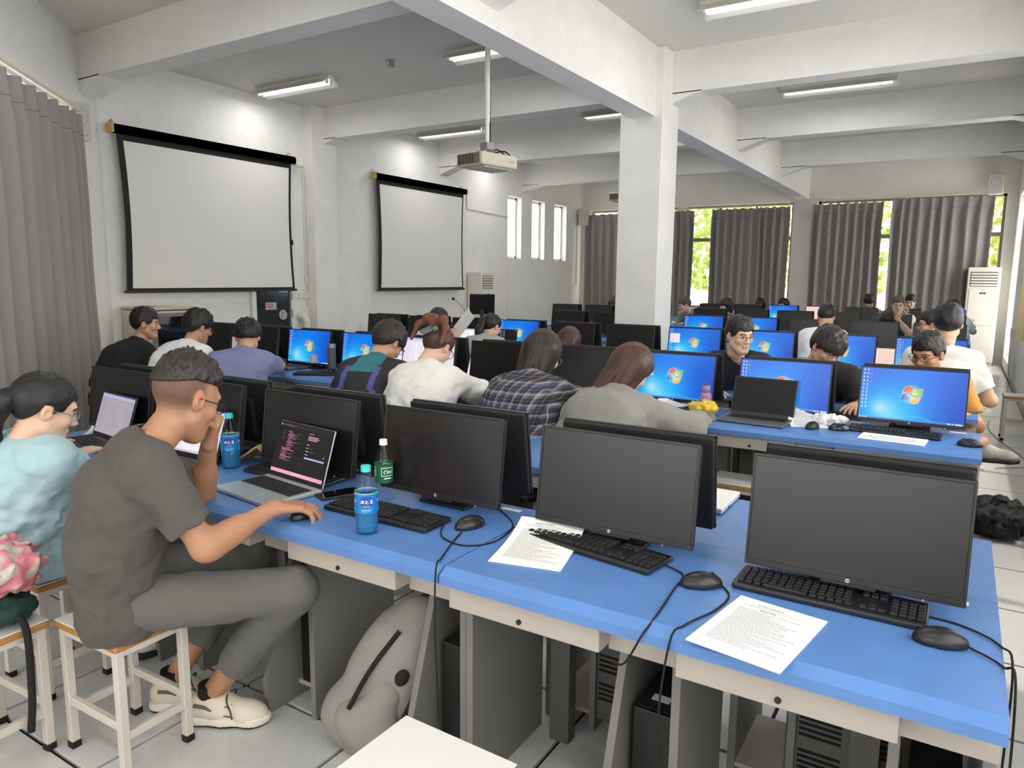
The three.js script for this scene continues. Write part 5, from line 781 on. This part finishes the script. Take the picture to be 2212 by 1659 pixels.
// further back
const F = { cell: 0.02, scell: 0.018, hcell: 0.0085, haircell: 0.009, hand: 0.009, ...noLegs };
person({ ...F, label: 'student in a white t-shirt seen from behind between fourth row monitors, head bowed', head: [-1.222, 1.164, -8.35], face: 0, hy: 0, hp: 30, hair: 'crop', top: { color: [230, 230, 230], loose: 0.02 } });
person({ ...F, label: 'man in glasses facing left in profile behind the head with large black hair', head: [-0.222, 1.157, -7.65], face: 200, hy: 62, hp: 4, skin: 'mid', hair: 'crop', glasses: 1, faceOn: true, top: { color: [224, 226, 226], loose: 0.02 } });
person({ ...F, label: 'student with long black hair resting a hand on the head, above a fourth row monitor', head: [-0.769, 1.055, -10.15], face: 180, hp: 34, fem: true, skin: 'fair', hair: 'long', faceOn: true, handL: [-0.66, 1.1, -10.02], gripL: 'curl', dirL: [-0.5, 0.8, 0], backL: [0.7, 0.2, 0.7], top: { color: [60, 60, 64] } });
person({ ...F, label: 'man with grey brown hair and glasses covering his face with a hand, white t-shirt', head: [-0.825, 1.2, -12.45], face: 178, hy: -6, hp: 12, skin: 'fair', hair: 'crop', hairColor: 'greybrown', glasses: 1, faceOn: true, handL: [-0.76, 1.05, -12.33], gripL: 'curl', dirL: [-0.55, 0.75, 0], backL: [0, 0.3, 1], top: { color: [228, 226, 216], loose: 0.02 } });
person({ ...F, label: 'man with black hair against the rear curtain, right behind the man covering his face', head: [-0.798, 1.178, -14.9], face: 180, hy: 6, hp: 14, skin: 'fair', hair: 'crop', faceOn: true, top: { color: [90, 92, 100] } });
person({ ...F, label: 'man with a dark fringe looking down in front of the lit curtain gap, rearmost row', head: [-1.468, 1.161, -14.9], face: 180, hp: 22, skin: 'mid', hair: 'fringe', faceOn: true, top: { color: [150, 156, 164] } });
person({ ...F, label: 'man in a mint green t-shirt seen from behind beside the tall air conditioner', head: [-0.121, 1.142, -12.95], face: -6, hy: -22, hp: 6, skin: 'mid', hair: 'crop', top: { color: [186, 206, 198], loose: 0.02 }, elbR: [1, -0.8, 0.5], handR: [0.12, 0.8, -13.3], noLegs: false, bottom: [84, 98, 116] });
person({ ...F, label: 'woman with long black hair facing the viewer, left one of two in the rearmost row', head: [-3.431, 1.055, -14.9], face: 176, hp: 16, fem: true, skin: 'fair', hair: 'long', faceOn: true, top: { color: [150, 120, 110] } });
person({ ...F, label: 'woman with long black hair turned left, right one of two in the rearmost row', head: [-2.981, 1.068, -14.9], face: 180, hy: 24, hp: 14, fem: true, skin: 'fair', hair: 'long', faceOn: true, top: { color: [90, 80, 84] } });
person({ ...F, label: 'student with short black hair and a pale top between fifth row monitors', head: [-3.441, 1.104, -12.5], face: 190, hy: 40, hp: 12, skin: 'fair', hair: 'bob', hairColor: 'black', faceOn: true, top: { color: [226, 222, 214], loose: 0.02 } });
person({ ...F, label: 'student with brown hair in a sage green top, just right of the column', head: [-4.159, 1.1, -12.5], face: 200, hy: 40, hp: 18, skin: 'fair', hair: 'crop', hairColor: 'greybrown', faceOn: true, top: { color: [132, 142, 122], loose: 0.02 } });
person({ ...F, label: 'man with tousled brown hair looking down, just left of the column', head: [-5.497, 1.089, -12.5], face: 172, hp: 24, skin: 'mid', hair: 'mop', hairColor: 'greybrown', faceOn: true, top: { color: [40, 40, 44], loose: 0.02 } });
// ---------- things on the desks ----------
const keyG = rbox(0.0155, 0.007, 0.0155, 0.002), keyW = (w) => rbox(w, 0.007, 0.0155, 0.002);
function keyboard(label, x, z, ry) {
  const o = thing('keyboard', label, 'keyboard', [x, DESK, z], ry, 'black desktop keyboards');
  part(o, 'base', rbox(0.442, 0.016, 0.142, 0.006, 0, 0.009, 0), M.bezel);
  const put = (kx, kz, w) => { const m = new THREE.Mesh(w ? keyW(w) : keyG, M.key); m.name = 'key'; m.castShadow = m.receiveShadow = true; m.position.set(kx, 0.02, kz); o.add(m); };
  for (let r = 0; r < 6; r++) { const kz = -0.05 + r * 0.0192; if (r === 5) { for (const kx of [-0.203, -0.182, -0.161]) put(kx, kz); put(-0.095, kz, 0.105); for (const kx of [-0.028, -0.008, 0.012, 0.032, 0.052]) put(kx, kz); } else for (let c = 0; c < 14; c++) put(-0.204 + c * 0.0192, kz); if (r < 2 || r === 5) for (let c = 0; c < 3; c++) put(0.085 + c * 0.0192, kz); if (r === 4) put(0.104, kz); if (r > 0) for (let c = 0; c < 4; c++) put(0.15 + c * 0.0187, kz); }
  return o;
}
keyboard('black keyboard before the rightmost front monitor, above the printed sheets', -0.225, -1.875, 0);
keyboard('black keyboard partly under a printed page, before the second monitor from right', -0.86, -1.86, -0.16);
keyboard('black keyboard behind the blue drink bottle, before the third monitor from right', -1.575, -1.75, 0);
keyboard('black keyboard pushed behind the silver laptop', -2.2, -1.915, 0.03);
keyboard('black keyboard lit blue, before the rightmost second row monitor', -0.25, -4.2, -0.03);
keyboard('black keyboard beside the dark cylindrical fan in the second row', -4.35, -4.1, 0.5);
const mouseG = (() => { const f = field([ell([0, 0.006, 0], [0.031, 0.032, 0.056])]); return nets((x, y, z) => Math.max(f(x, y, z) , -y), [-0.04, -0.01, -0.065], [0.04, 0.05, 0.065], 0.004); })();
function mouse(label, x, z, ry, mat = M.bezel) { const o = thing('computer_mouse', label, 'computer mouse', [x, DESK + 0.001, z], ry, 'computer mice'); part(o, 'shell', mouseG, mat); part(o, 'scroll_wheel', cyl(0.006, 0.006, 0.006, 0, 0.031, -0.028, 0, Math.PI / 2, 10), M.rubber); }
mouse('black mouse at the right end of the front desk', 0.022, -1.765, 1.75); mouse('black mouse between the two right front monitors', -0.515, -1.775, -1.0); mouse('black mouse right of the third keyboard in the front row', -1.275, -1.81, 2.8); mouse('black mouse under the right hand of the man in grey', -1.79, -1.59, 0.1);
mouse('black mouse left of the white tissues in the second row', -0.63, -4.1, 2.9); mouse('glossy black mouse right of the white tissues in the second row', -0.5, -4.13, 1.9, M.blackGloss); mouse('black mouse at the sunlit right corner of the second row', 0.09, -4.08, 1.6); mouse('grey mouse beside the yellow snack bag', -1.16, -4.02, 0.4, M.grey); mouse('black mouse right of the open white document laptop', -2.7, -4.0, 0.3); mouse('white mouse beside the arm of the plaid shirt', -1.82, -4.1, 0.4, M.cream);
const cord = (label, pts) => single('cable', label, 'cable', tube(pts, 0.0026, 60, 6), M.rubber);
cord('black cable looping round the mouse near the desk seam', [[-1.365, 0.765, -1.799], [-1.319, 0.763, -1.715], [-1.27, 0.763, -1.675], [-1.197, 0.763, -1.664], [-1.146, 0.763, -1.711], [-1.137, 0.763, -1.786], [-1.172, 0.763, -1.904], [-1.296, 0.763, -2.014]]);
cord('black mouse cable running down over the front edge at the seam', [[-1.265, 0.764, -1.75], [-1.233, 0.763, -1.654], [-1.19, 0.763, -1.55], [-1.161, 0.76, -1.487], [-1.16, 0.6, -1.48], [-1.165, 0.3, -1.5]]);
cord('black keyboard cable hanging in a loop before the second desk module', [[-0.637, 0.765, -1.847], [-0.575, 0.763, -1.81], [-0.565, 0.763, -1.705], [-0.552, 0.763, -1.56], [-0.56, 0.74, -1.483], [-0.6, 0.66, -1.48], [-0.64, 0.64, -1.5]]);
cord('black mouse cable crossing the desk to the front edge beside the printed sheets', [[-0.482, 0.765, -1.816], [-0.436, 0.763, -1.75], [-0.442, 0.763, -1.651], [-0.478, 0.763, -1.54], [-0.495, 0.74, -1.482], [-0.52, 0.5, -1.5], [-0.5, 0.3, -1.55]]);
cord('black cable curving off the right end of the front desk', [[-0.018, 0.765, -1.892], [0.063, 0.763, -1.884], [0.134, 0.763, -1.821], [0.155, 0.74, -1.74], [0.155, 0.4, -1.7], [0.2, 0.01, -1.75]]);
cord('thin black mouse cable leaving the right front corner', [[0.076, 0.765, -1.772], [0.134, 0.763, -1.72], [0.156, 0.74, -1.66], [0.16, 0.3, -1.6]]);
cord('dark cable winding along the right aisle floor', [[0.16, 0.3, -6.4], [0.25, 0.01, -7.0], [0.4, 0.006, -7.2], [0.6, 0.006, -7.5], [0.35, 0.006, -9.2], [0.6, 0.006, -11.5], [0.68, 0.4, -13.2], [0.68, 0.76, -13.6]]);
const pageTex = (s) => canvasTex(420, 594, (g, w, h) => { seed = s; g.fillStyle = '#f1f0ee'; g.fillRect(0, 0, w, h); lines(g, 110, 50, 200, 1, 10, '#555', 7); lines(g, 60, 72, 300, 1, 10, '#888', 4); g.fillStyle = '#777'; g.fillRect(50, 84, 320, 2); lines(g, 140, 98, 150, 1, 10, '#444', 8); lines(g, 50, 124, 330, 30, 13, 'rgba(70,70,75,.65)', 5); });
const paper = (label, x, z, ry, s, w = 0.21, d = 0.297, y = DESK, lift = 0) => single('paper', label, 'paper', sheet(10, 14, (u, v) => [(u - 0.5) * w, 0.004 + lift * Math.pow(v, 3), (0.5 - v) * d], [0, 0.003, 0]).applyMatrix4(new THREE.Matrix4().makeRotationY(ry)).translate(x, y, z), std(0xffffff, 0.8, { map: pageTex(s) }));
paper('printed page lying half over the second keyboard, left of the black monitor', -1.0, -1.775, 0.22, 201, 0.21, 0.297, DESK, 0.035); paper('stack of printed sheets overhanging the front edge before the right monitor', -0.33, -1.605, -0.157, 202); paper('handwritten sheets before the rightmost second row monitor', -0.24, -4.04, 1.5, 203, 0.17, 0.3); paper('leaning text booklet right of the open grey laptop', -0.68, -4.22, 0.3, 204, 0.19, 0.25, DESK, 0.1); paper('white papers under the arm of the grey hooded jacket', -1.4, -4.2, 0.6, 205, 0.21, 0.28, DESK, 0.05); paper('crumpled white sheet behind the laptop of the girl in blue', -3.62, -1.98, 0.7, 206, 0.2, 0.2, DESK, 0.13);
single('paper', 'sheet held up by the woman in the third row', 'paper', sheet(8, 8, (u, v) => [(u - 0.5) * 0.2, (v - 0.5) * 0.28, 0.02 * Math.sin(u * 3)], [0, 0, 0.002]).applyMatrix4(new THREE.Matrix4().makeRotationFromEuler(new THREE.Euler(-0.4, -0.3, -0.7))).translate(-4.46, 1.08, -6.22), M.paper);
const silver = std(rgb(176, 188, 194), 0.35, { metalness: 0.35 }), spaceGrey = std(rgb(104, 105, 107), 0.4, { metalness: 0.4 });
function laptop(label, x, z, ry, mat, scr, w = 0.345, d = 0.235, open = 108) {
  const o = thing('laptop', label, 'laptop', [x, DESK, z], ry), a = -(open - 90) * D;
  part(o, 'base', rbox(w, 0.016, d, 0.006, 0, 0.009, 0), mat); const keys = []; for (let r = 0; r < 6; r++) for (let c = 0; c < 15; c++) keys.push(box(w * 0.052, 0.003, 0.0125, -w * 0.42 + c * w * 0.06, 0.018, -d * 0.32 + r * 0.0165)); part(o, 'keys', keys, M.key).userData.kind = 'stuff'; part(o, 'touchpad', rbox(0.11, 0.001, 0.065, 0.0004, 0, 0.0175, d * 0.31), mat);
  const up = (g) => g.applyMatrix4(new THREE.Matrix4().makeRotationX(a)).translate(0, 0.016, -d / 2 + 0.004); const l = part(o, 'lid', up(rbox(w, d * 0.93, 0.007, 0.003, 0, d * 0.465, -0.004)), mat);
  part(l, 'lid_frame', up(box(w - 0.004, d * 0.92, 0.001, 0, d * 0.465, 0.0)), M.bezel); part(l, 'screen', up(at(new THREE.PlaneGeometry(w - 0.02, d * 0.82), 0, d * 0.485, 0.0012)), scr); return o;
}
laptop('silver blue laptop showing dark code above a pink taskbar, before the man in grey', -2.115, -1.71, -0.12, silver, SCR.code);
laptop('dark laptop with a pale document in front of the girl in light blue', -3.4, -1.72, -0.12, M.bezel, SCR.doc3, 0.36);
laptop('laptop with a pinkish white screen left of the man in grey', -2.75, -1.72, 0, M.bezel, SCR.doc, 0.34);
laptop('open grey laptop with a black screen in the second row', -0.935, -4.11, -0.05, spaceGrey, M.blackMatt, 0.36, 0.24);
laptop('open laptop showing a white document right of the white blouse', -2.93, -4.19, -0.1, spaceGrey, SCR.doc2, 0.36, 0.24);
laptop('laptop showing hand drawn notes right of the plaid shirt', -2.2, -4.23, 0, silver, SCR.draw, 0.33); laptop('laptop with a warm beige document right of the hooded jacket', -1.5, -4.27, 0, M.bezel, SCR.warm, 0.33); laptop('laptop with a white page right of the man in purple', -4.93, -4.25, -0.1, spaceGrey, SCR.doc2, 0.36); laptop('laptop with a white page beside the man in the windbreaker', -3.72, -4.2, -0.05, M.bezel, SCR.doc, 0.35); laptop('laptop with a pale lilac screen before the man in white', -5.75, -4.2, -0.1, silver, SCR.doc3, 0.35); laptop('laptop with a white page before the woman holding paper', -4.72, -6.5, 0, silver, SCR.doc2, 0.33); laptop('laptop with a peach coloured page in the third row behind the mustard shirt', -0.42, -6.56, 0, M.bezel, SCR.pink, 0.33, 0.25, 100);
laptop('laptop seen from behind on the far side of the front row, far left', -3.55, -2.42, Math.PI, spaceGrey, M.blackMatt);
{ const o = thing('closed_laptop', 'closed white laptop on the far side of the front row', 'laptop', [-0.8, DESK, -2.49], 0); part(o, 'base', rbox(0.34, 0.012, 0.24, 0.005, 0, 0.008, 0), silver); part(o, 'lid', rbox(0.34, 0.009, 0.24, 0.004, 0, 0.019, 0), M.white); part(o, 'port', box(0.002, 0.005, 0.02, 0.171, 0.008, 0.03), M.black); }
{ const o = thing('phone', 'black phone lying between the silver laptop and blue bottle', 'phone', [-1.87, DESK, -1.83], -0.4); part(o, 'case', rbox(0.078, 0.009, 0.16, 0.004, 0, 0.0045, 0), M.bezel); part(o, 'screen', box(0.072, 0.0006, 0.152, 0, 0.0094, 0), M.blackGloss); }
// bottles
const pet = phys(0xffffff, 0.06, { transmission: 1, thickness: 0, ior: 1.3 });
const glyphs = (g, x, y, s) => { g.strokeStyle = '#fff'; g.lineWidth = s * 0.13; for (const [a, b, c, d] of [[0, 0.1, 0.12, 0.25], [0, 0.9, 0.15, 0.6], [0.3, 0.2, 0.85, 0.2], [0.3, 0.45, 0.8, 0.45], [0.25, 0.7, 0.9, 0.7], [0.35, 0.2, 0.3, 0.95], [0.8, 0.2, 0.75, 0.95], [1.3, 0.05, 1.4, 0.2], [1.05, 0.35, 1.8, 0.35], [1.8, 0.35, 1.1, 0.85], [1.1, 0.85, 1.95, 0.95], [2.2, 0.1, 2.9, 0.1], [2.25, 0.32, 2.85, 0.32], [2.25, 0.5, 2.85, 0.5], [2.3, 0.7, 2.8, 0.7], [2.3, 0.95, 2.8, 0.95], [2.3, 0.7, 2.3, 0.95], [2.8, 0.7, 2.8, 0.95]]) { g.beginPath(); g.moveTo(x + a * s, y + b * s); g.lineTo(x + c * s, y + d * s); g.stroke(); } };
const blueLabel = canvasTex(512, 160, (g, w, h) => { g.fillStyle = '#1487d8'; g.fillRect(0, 0, w, h); g.fillStyle = '#b9cf3c'; g.fillRect(0, 0, w, 9); for (let i = 0; i < 4; i++) { const x = 64 + i * 128; g.fillStyle = '#2a4fb4'; g.beginPath(); g.ellipse(x, 66, 52, 44, 0, 0, 7); g.fill(); glyphs(g, x - 46, 50, 31); g.fillStyle = '#c9b23a'; g.fillRect(x - 24, 96, 48, 9); g.fillStyle = 'rgba(255,255,255,.6)'; g.fillRect(x - 40, 126, 80, 6); g.fillRect(x - 34, 138, 60, 5); } });
const greenLabel = canvasTex(512, 128, (g, w, h) => { g.fillStyle = '#0f5a34'; g.fillRect(0, 0, w, h); for (let i = 0; i < 3; i++) { g.strokeStyle = '#e8eee8'; g.lineWidth = 5; g.strokeRect(40 + i * 170, 24, 110, 54); g.fillStyle = '#fff'; g.font = 'bold italic 34px sans-serif'; g.fillText('C’est', 54 + i * 170, 63); g.fillRect(60 + i * 170, 92, 70, 7); } });
function bottle(label, x, z, h, r, cap, lab, liquid) {
  const o = thing('bottle', label, 'bottle', [x, DESK, z]), P = [[0.001, 0.002], [r * 0.85, 0.001], [r, 0.008], [r, h * 0.3], [r * 0.97, h * 0.34], [r, h * 0.4], [r, h * 0.62], [r * 0.8, h * 0.75], [r * 0.42, h * 0.88], [r * 0.38, h * 0.93]];
  part(o, 'shell', lathe(P), pet); part(o, 'cap', cyl(r * 0.42, r * 0.44, h * 0.085, 0, h * 0.95, 0), cap);
  if (liquid) part(o, 'drink', lathe([[0.001, 0.003], [r * 0.9, 0.004], [r * 0.95, 0.012], [r * 0.95, h * 0.5], [0.001, h * 0.5]]), phys(rgb(...liquid), 0.05, { transmission: 0.75, thickness: 0.03, ior: 1.33, attenuationColor: rgb(...liquid), attenuationDistance: 0.03 }));
  if (lab) part(o, 'label', at(new THREE.CylinderGeometry(r * 1.015, r * 1.015, h * 0.3, 32, 1, true), 0, h * 0.47, 0), lab); return o;
}
const teal = std(rgb(60, 200, 200), 0.4), bl = phys(0xffffff, 0.35, { map: blueLabel, transmission: 0.2, thickness: 0, side: THREE.DoubleSide });
bottle('blue drink bottle with turquoise cap before the third front keyboard', -1.52, -1.6, 0.215, 0.036, teal, bl, [70, 190, 235]); bottle('blue drink bottle with turquoise cap behind the fist of the man in grey', -2.52, -1.86, 0.23, 0.037, teal, bl, [70, 190, 235]);
bottle('clear empty water bottle with white cap and green label', -1.69, -1.87, 0.225, 0.033, M.white, std(0xffffff, 0.5, { map: greenLabel, side: THREE.DoubleSide })); bottle('clear bottle with yellow cap beside the dark fan', -4.6, -4.25, 0.21, 0.032, std(rgb(225, 180, 40), 0.5), M.cream); bottle('water bottle behind the second row, right of the man in navy', -0.905, -4.84, 0.21, 0.032, M.white, M.cream); bottle('red capped bottle beside the plaid shirt', -2.72, -4.4, 0.2, 0.032, std(rgb(200, 40, 45), 0.5)); bottle('clear bottle left of the bowed head in purple', -5.35, -4.35, 0.22, 0.033, M.white, M.cream);
{ const o = thing('vacuum_flask', 'lilac flask beside the yellow snack bag', 'flask', [-1.27, DESK, -4.28]), m = std(rgb(176, 134, 172), 0.5); part(o, 'body', lathe([[0.001, 0], [0.036, 0.002], [0.036, 0.09], [0.026, 0.115], [0.001, 0.116]]), m); part(o, 'lid', lathe([[0.001, 0.116], [0.025, 0.117], [0.026, 0.155], [0.001, 0.157]]), m); part(o, 'handle', at(new THREE.TorusGeometry(0.015, 0.003, 6, 16, Math.PI), 0, 0.157, 0), M.grey); }
{ const o = thing('tower_fan', 'small dark cylindrical fan on a glossy base in the second row', 'fan', [-4.36, DESK, -4.22]); part(o, 'body', cyl(0.034, 0.034, 0.19, 0, 0.13, 0), M.darkGrey); part(o, 'top_grille', cyl(0.035, 0.035, 0.03, 0, 0.225, 0), M.steel); part(o, 'base', lathe([[0.001, 0], [0.065, 0.002], [0.055, 0.025], [0.03, 0.04], [0.001, 0.041]]), M.blackGloss); }
const blob = (c, r, amp, fq, h) => nets((x, y, z) => Math.max(dist(ell(c, r), x, y, z) - amp * (noise(x * fq, y * fq, z * fq) + 0.6 * noise(x * fq * 2.4, y * fq * 2.4, z * fq * 2.4)), 0.002 - y), c.map((v, i) => v - r[i] - 0.06), c.map((v, i) => v + r[i] + 0.06), h);
{ const o = thing('snack_bag', 'crumpled yellow snack bag beside the lilac flask', 'snack bag', [-1.24, DESK, -4.14], 0.3); part(o, 'wrapper', blob([0, 0.045, 0], [0.085, 0.045, 0.05], 0.018, 26, 0.006), phys(rgb(226, 186, 40), 0.3, { clearcoat: 0.4 })); }
{ const o = thing('tissue_pack', 'crumpled white tissue pack between the two second row mice', 'tissues', [-0.57, DESK, -4.27], 0.2); part(o, 'tissues', blob([0, 0.03, 0], [0.09, 0.03, 0.06], 0.02, 24, 0.006), M.paper); }
{ const o = thing('notebook', 'open brown notebook standing behind the blue bottle', 'notebook', [-2.47, DESK, -2.02], 0.3); part(o, 'cover', at(prism([[-0.13, 0], [0, 0.09], [0.13, 0], [0.12, 0], [0, 0.08], [-0.12, 0]], 0.2), 0, 0, -0.1), std(rgb(168, 138, 92), 0.8)); }
// bags
{ const o = thing('backpack', 'light grey backpack with black zips leaning under the front desk', 'backpack', [-1.59, 0.0, -1.6]), u = V(0.33, 0.88, -0.34).normalize(), n = V(0.5, 0.1, 0.8); n.addScaledVector(u, -n.dot(u)).normalize(); const r = V(0, 0, 0).crossVectors(u, n); o.quaternion.setFromRotationMatrix(new THREE.Matrix4().makeBasis(r, u, n));
  const g = cloth([142, 139, 135]), bag = [ell([0, 0.27, 0], [0.155, 0.29, 0.1], 0.05), limb([-0.08, 0.09, 0], [0.08, 0.09, 0], 0.085, 0.085, 0.06)], f = field(bag); part(o, 'main_bag', planarUV(meshOf(bag, 0.01, (x, y, z) => f(x, y, z) - 0.006 * noise(x * 14, y * 12, z * 14))), g);
  const pk = [limb([-0.06, 0.12, 0.06], [0.06, 0.12, 0.06], 0.06, 0.06, 0.05), limb([0, 0.12, 0.06], [0, 0.24, 0.06], 0.085, 0.06, 0.05)]; part(o, 'front_pocket', planarUV(meshOf(pk, 0.01)), g);
  for (const s of [-1, 1]) part(o, 'zip_strip', tube([[s * 0.085, 0.16, 0.112], [s * 0.08, 0.3, 0.098], [s * 0.055, 0.44, 0.078]], 0.008, 20, 6), M.rubber); part(o, 'cable_port', ball(0.022, 0.02, 0.32, 0.1, 1, 1.3, 0.4), M.rubber); part(o, 'carry_handle', tube([[-0.04, 0.54, 0], [0, 0.6, -0.02], [0.04, 0.54, 0]], 0.009, 14), M.rubber); part(o, 'strap', tube([[0.1, 0.06, -0.06], [0.17, 0.02, 0.04], [0.13, 0.03, 0.12], [0.08, 0.05, 0.08]], 0.012, 20), M.rubber); }
{ const o = thing('black_bag', 'black bag lying on the aisle floor past the front row', 'bag', [0.3, 0, -5.3]); part(o, 'bag', blob([0, 0.1, 0], [0.17, 0.1, 0.24], 0.05, 11, 0.012), M.blackMatt); part(o, 'strap', tube([[-0.15, 0.1, 0.1], [0, 0.22, 0.05], [0.14, 0.12, 0.02], [0.19, 0.02, 0.1]], 0.008, 24), M.rubber); }
{ const o = thing('green_bag', 'dark green bag with black straps on the left stool', 'bag', [-2.57, 0.45, -0.96]); part(o, 'bag', blob([0, 0.055, 0], [0.17, 0.06, 0.12], 0.025, 14, 0.009), cloth([20, 58, 46])); part(o, 'strap', tube([[0.12, 0.06, 0.0], [0.19, 0.02, -0.03], [0.195, -0.2, -0.03], [0.19, -0.33, -0.02]], 0.012, 24), M.rubber); }
{ const o = thing('jacket', 'crumpled pink and white jacket heaped on the green bag', 'jacket', [-2.55, 0.545, -0.98]); part(o, 'cloth', paint(blob([0, 0.075, 0], [0.15, 0.075, 0.12], 0.05, 17, 0.008), (x, y, z) => { const k = sstep(-0.15, 0.2, noise(x * 22, y * 22, z * 22)); return [0.62 - 0.05 * k, lerp(0.2, 0.52, k), lerp(0.23, 0.47, k)]; }), fabricVC); }
{ const o = thing('power_strip', 'black power strip on the aisle floor', 'power strip', [0.3, 0, -11.6], 0.1); part(o, 'body', rbox(0.3, 0.04, 0.06, 0.006, 0, 0.02, 0), M.black); part(o, 'switch', box(0.02, 0.006, 0.02, 0.12, 0.042, 0), M.grey); }
// ---------- outside the rear windows ----------
struct('ground', box(60, 0.1, 30, -4, -0.4, -32), std(rgb(196, 194, 180), 0.9)); struct('garden_wall', box(30, 1.0, 0.3, -4, 0.15, -27), std(rgb(226, 222, 210), 0.8));
const leafMat = phys(rgb(150, 168, 60), 0.8, { transmission: 0.35, thickness: 0, side: THREE.DoubleSide });
[[-5.6, -23], [-1.6, -22], [0.8, -23.5], [-8.5, -24]].forEach(([x, z], i) => { seed = 900 + i; const o = thing('tree', ['sunlit tree outside behind the gap right of the column', 'sunlit tree outside behind the narrow middle curtain gap', 'yellow green tree outside above the tall air conditioner', 'tree outside behind the left rear curtain'][i], 'tree', [x, -0.35, z]); part(o, 'trunk', tube([[0, 0, 0], [0.1, 1.5, 0], [0, 3, 0.1]], 0.12, 10, 8), std(rgb(110, 90, 70), 0.9)); const q = new THREE.InstancedMesh(new THREE.CircleGeometry(0.09, 6), leafMat, 1500), m = new THREE.Object3D(); for (let k = 0; k < 1500; k++) { const a = rr(0, 6.3), t = Math.sqrt(rnd()) * 1.7; m.position.set(Math.cos(a) * t, rr(1.6, 5.2), Math.sin(a) * t); m.rotation.set(rr(0, 6), rr(0, 6), 0); m.updateMatrix(); q.setMatrixAt(k, m.matrix); } q.name = 'foliage'; q.userData.kind = 'stuff'; o.add(q); });
renderer.render(scene, camera);
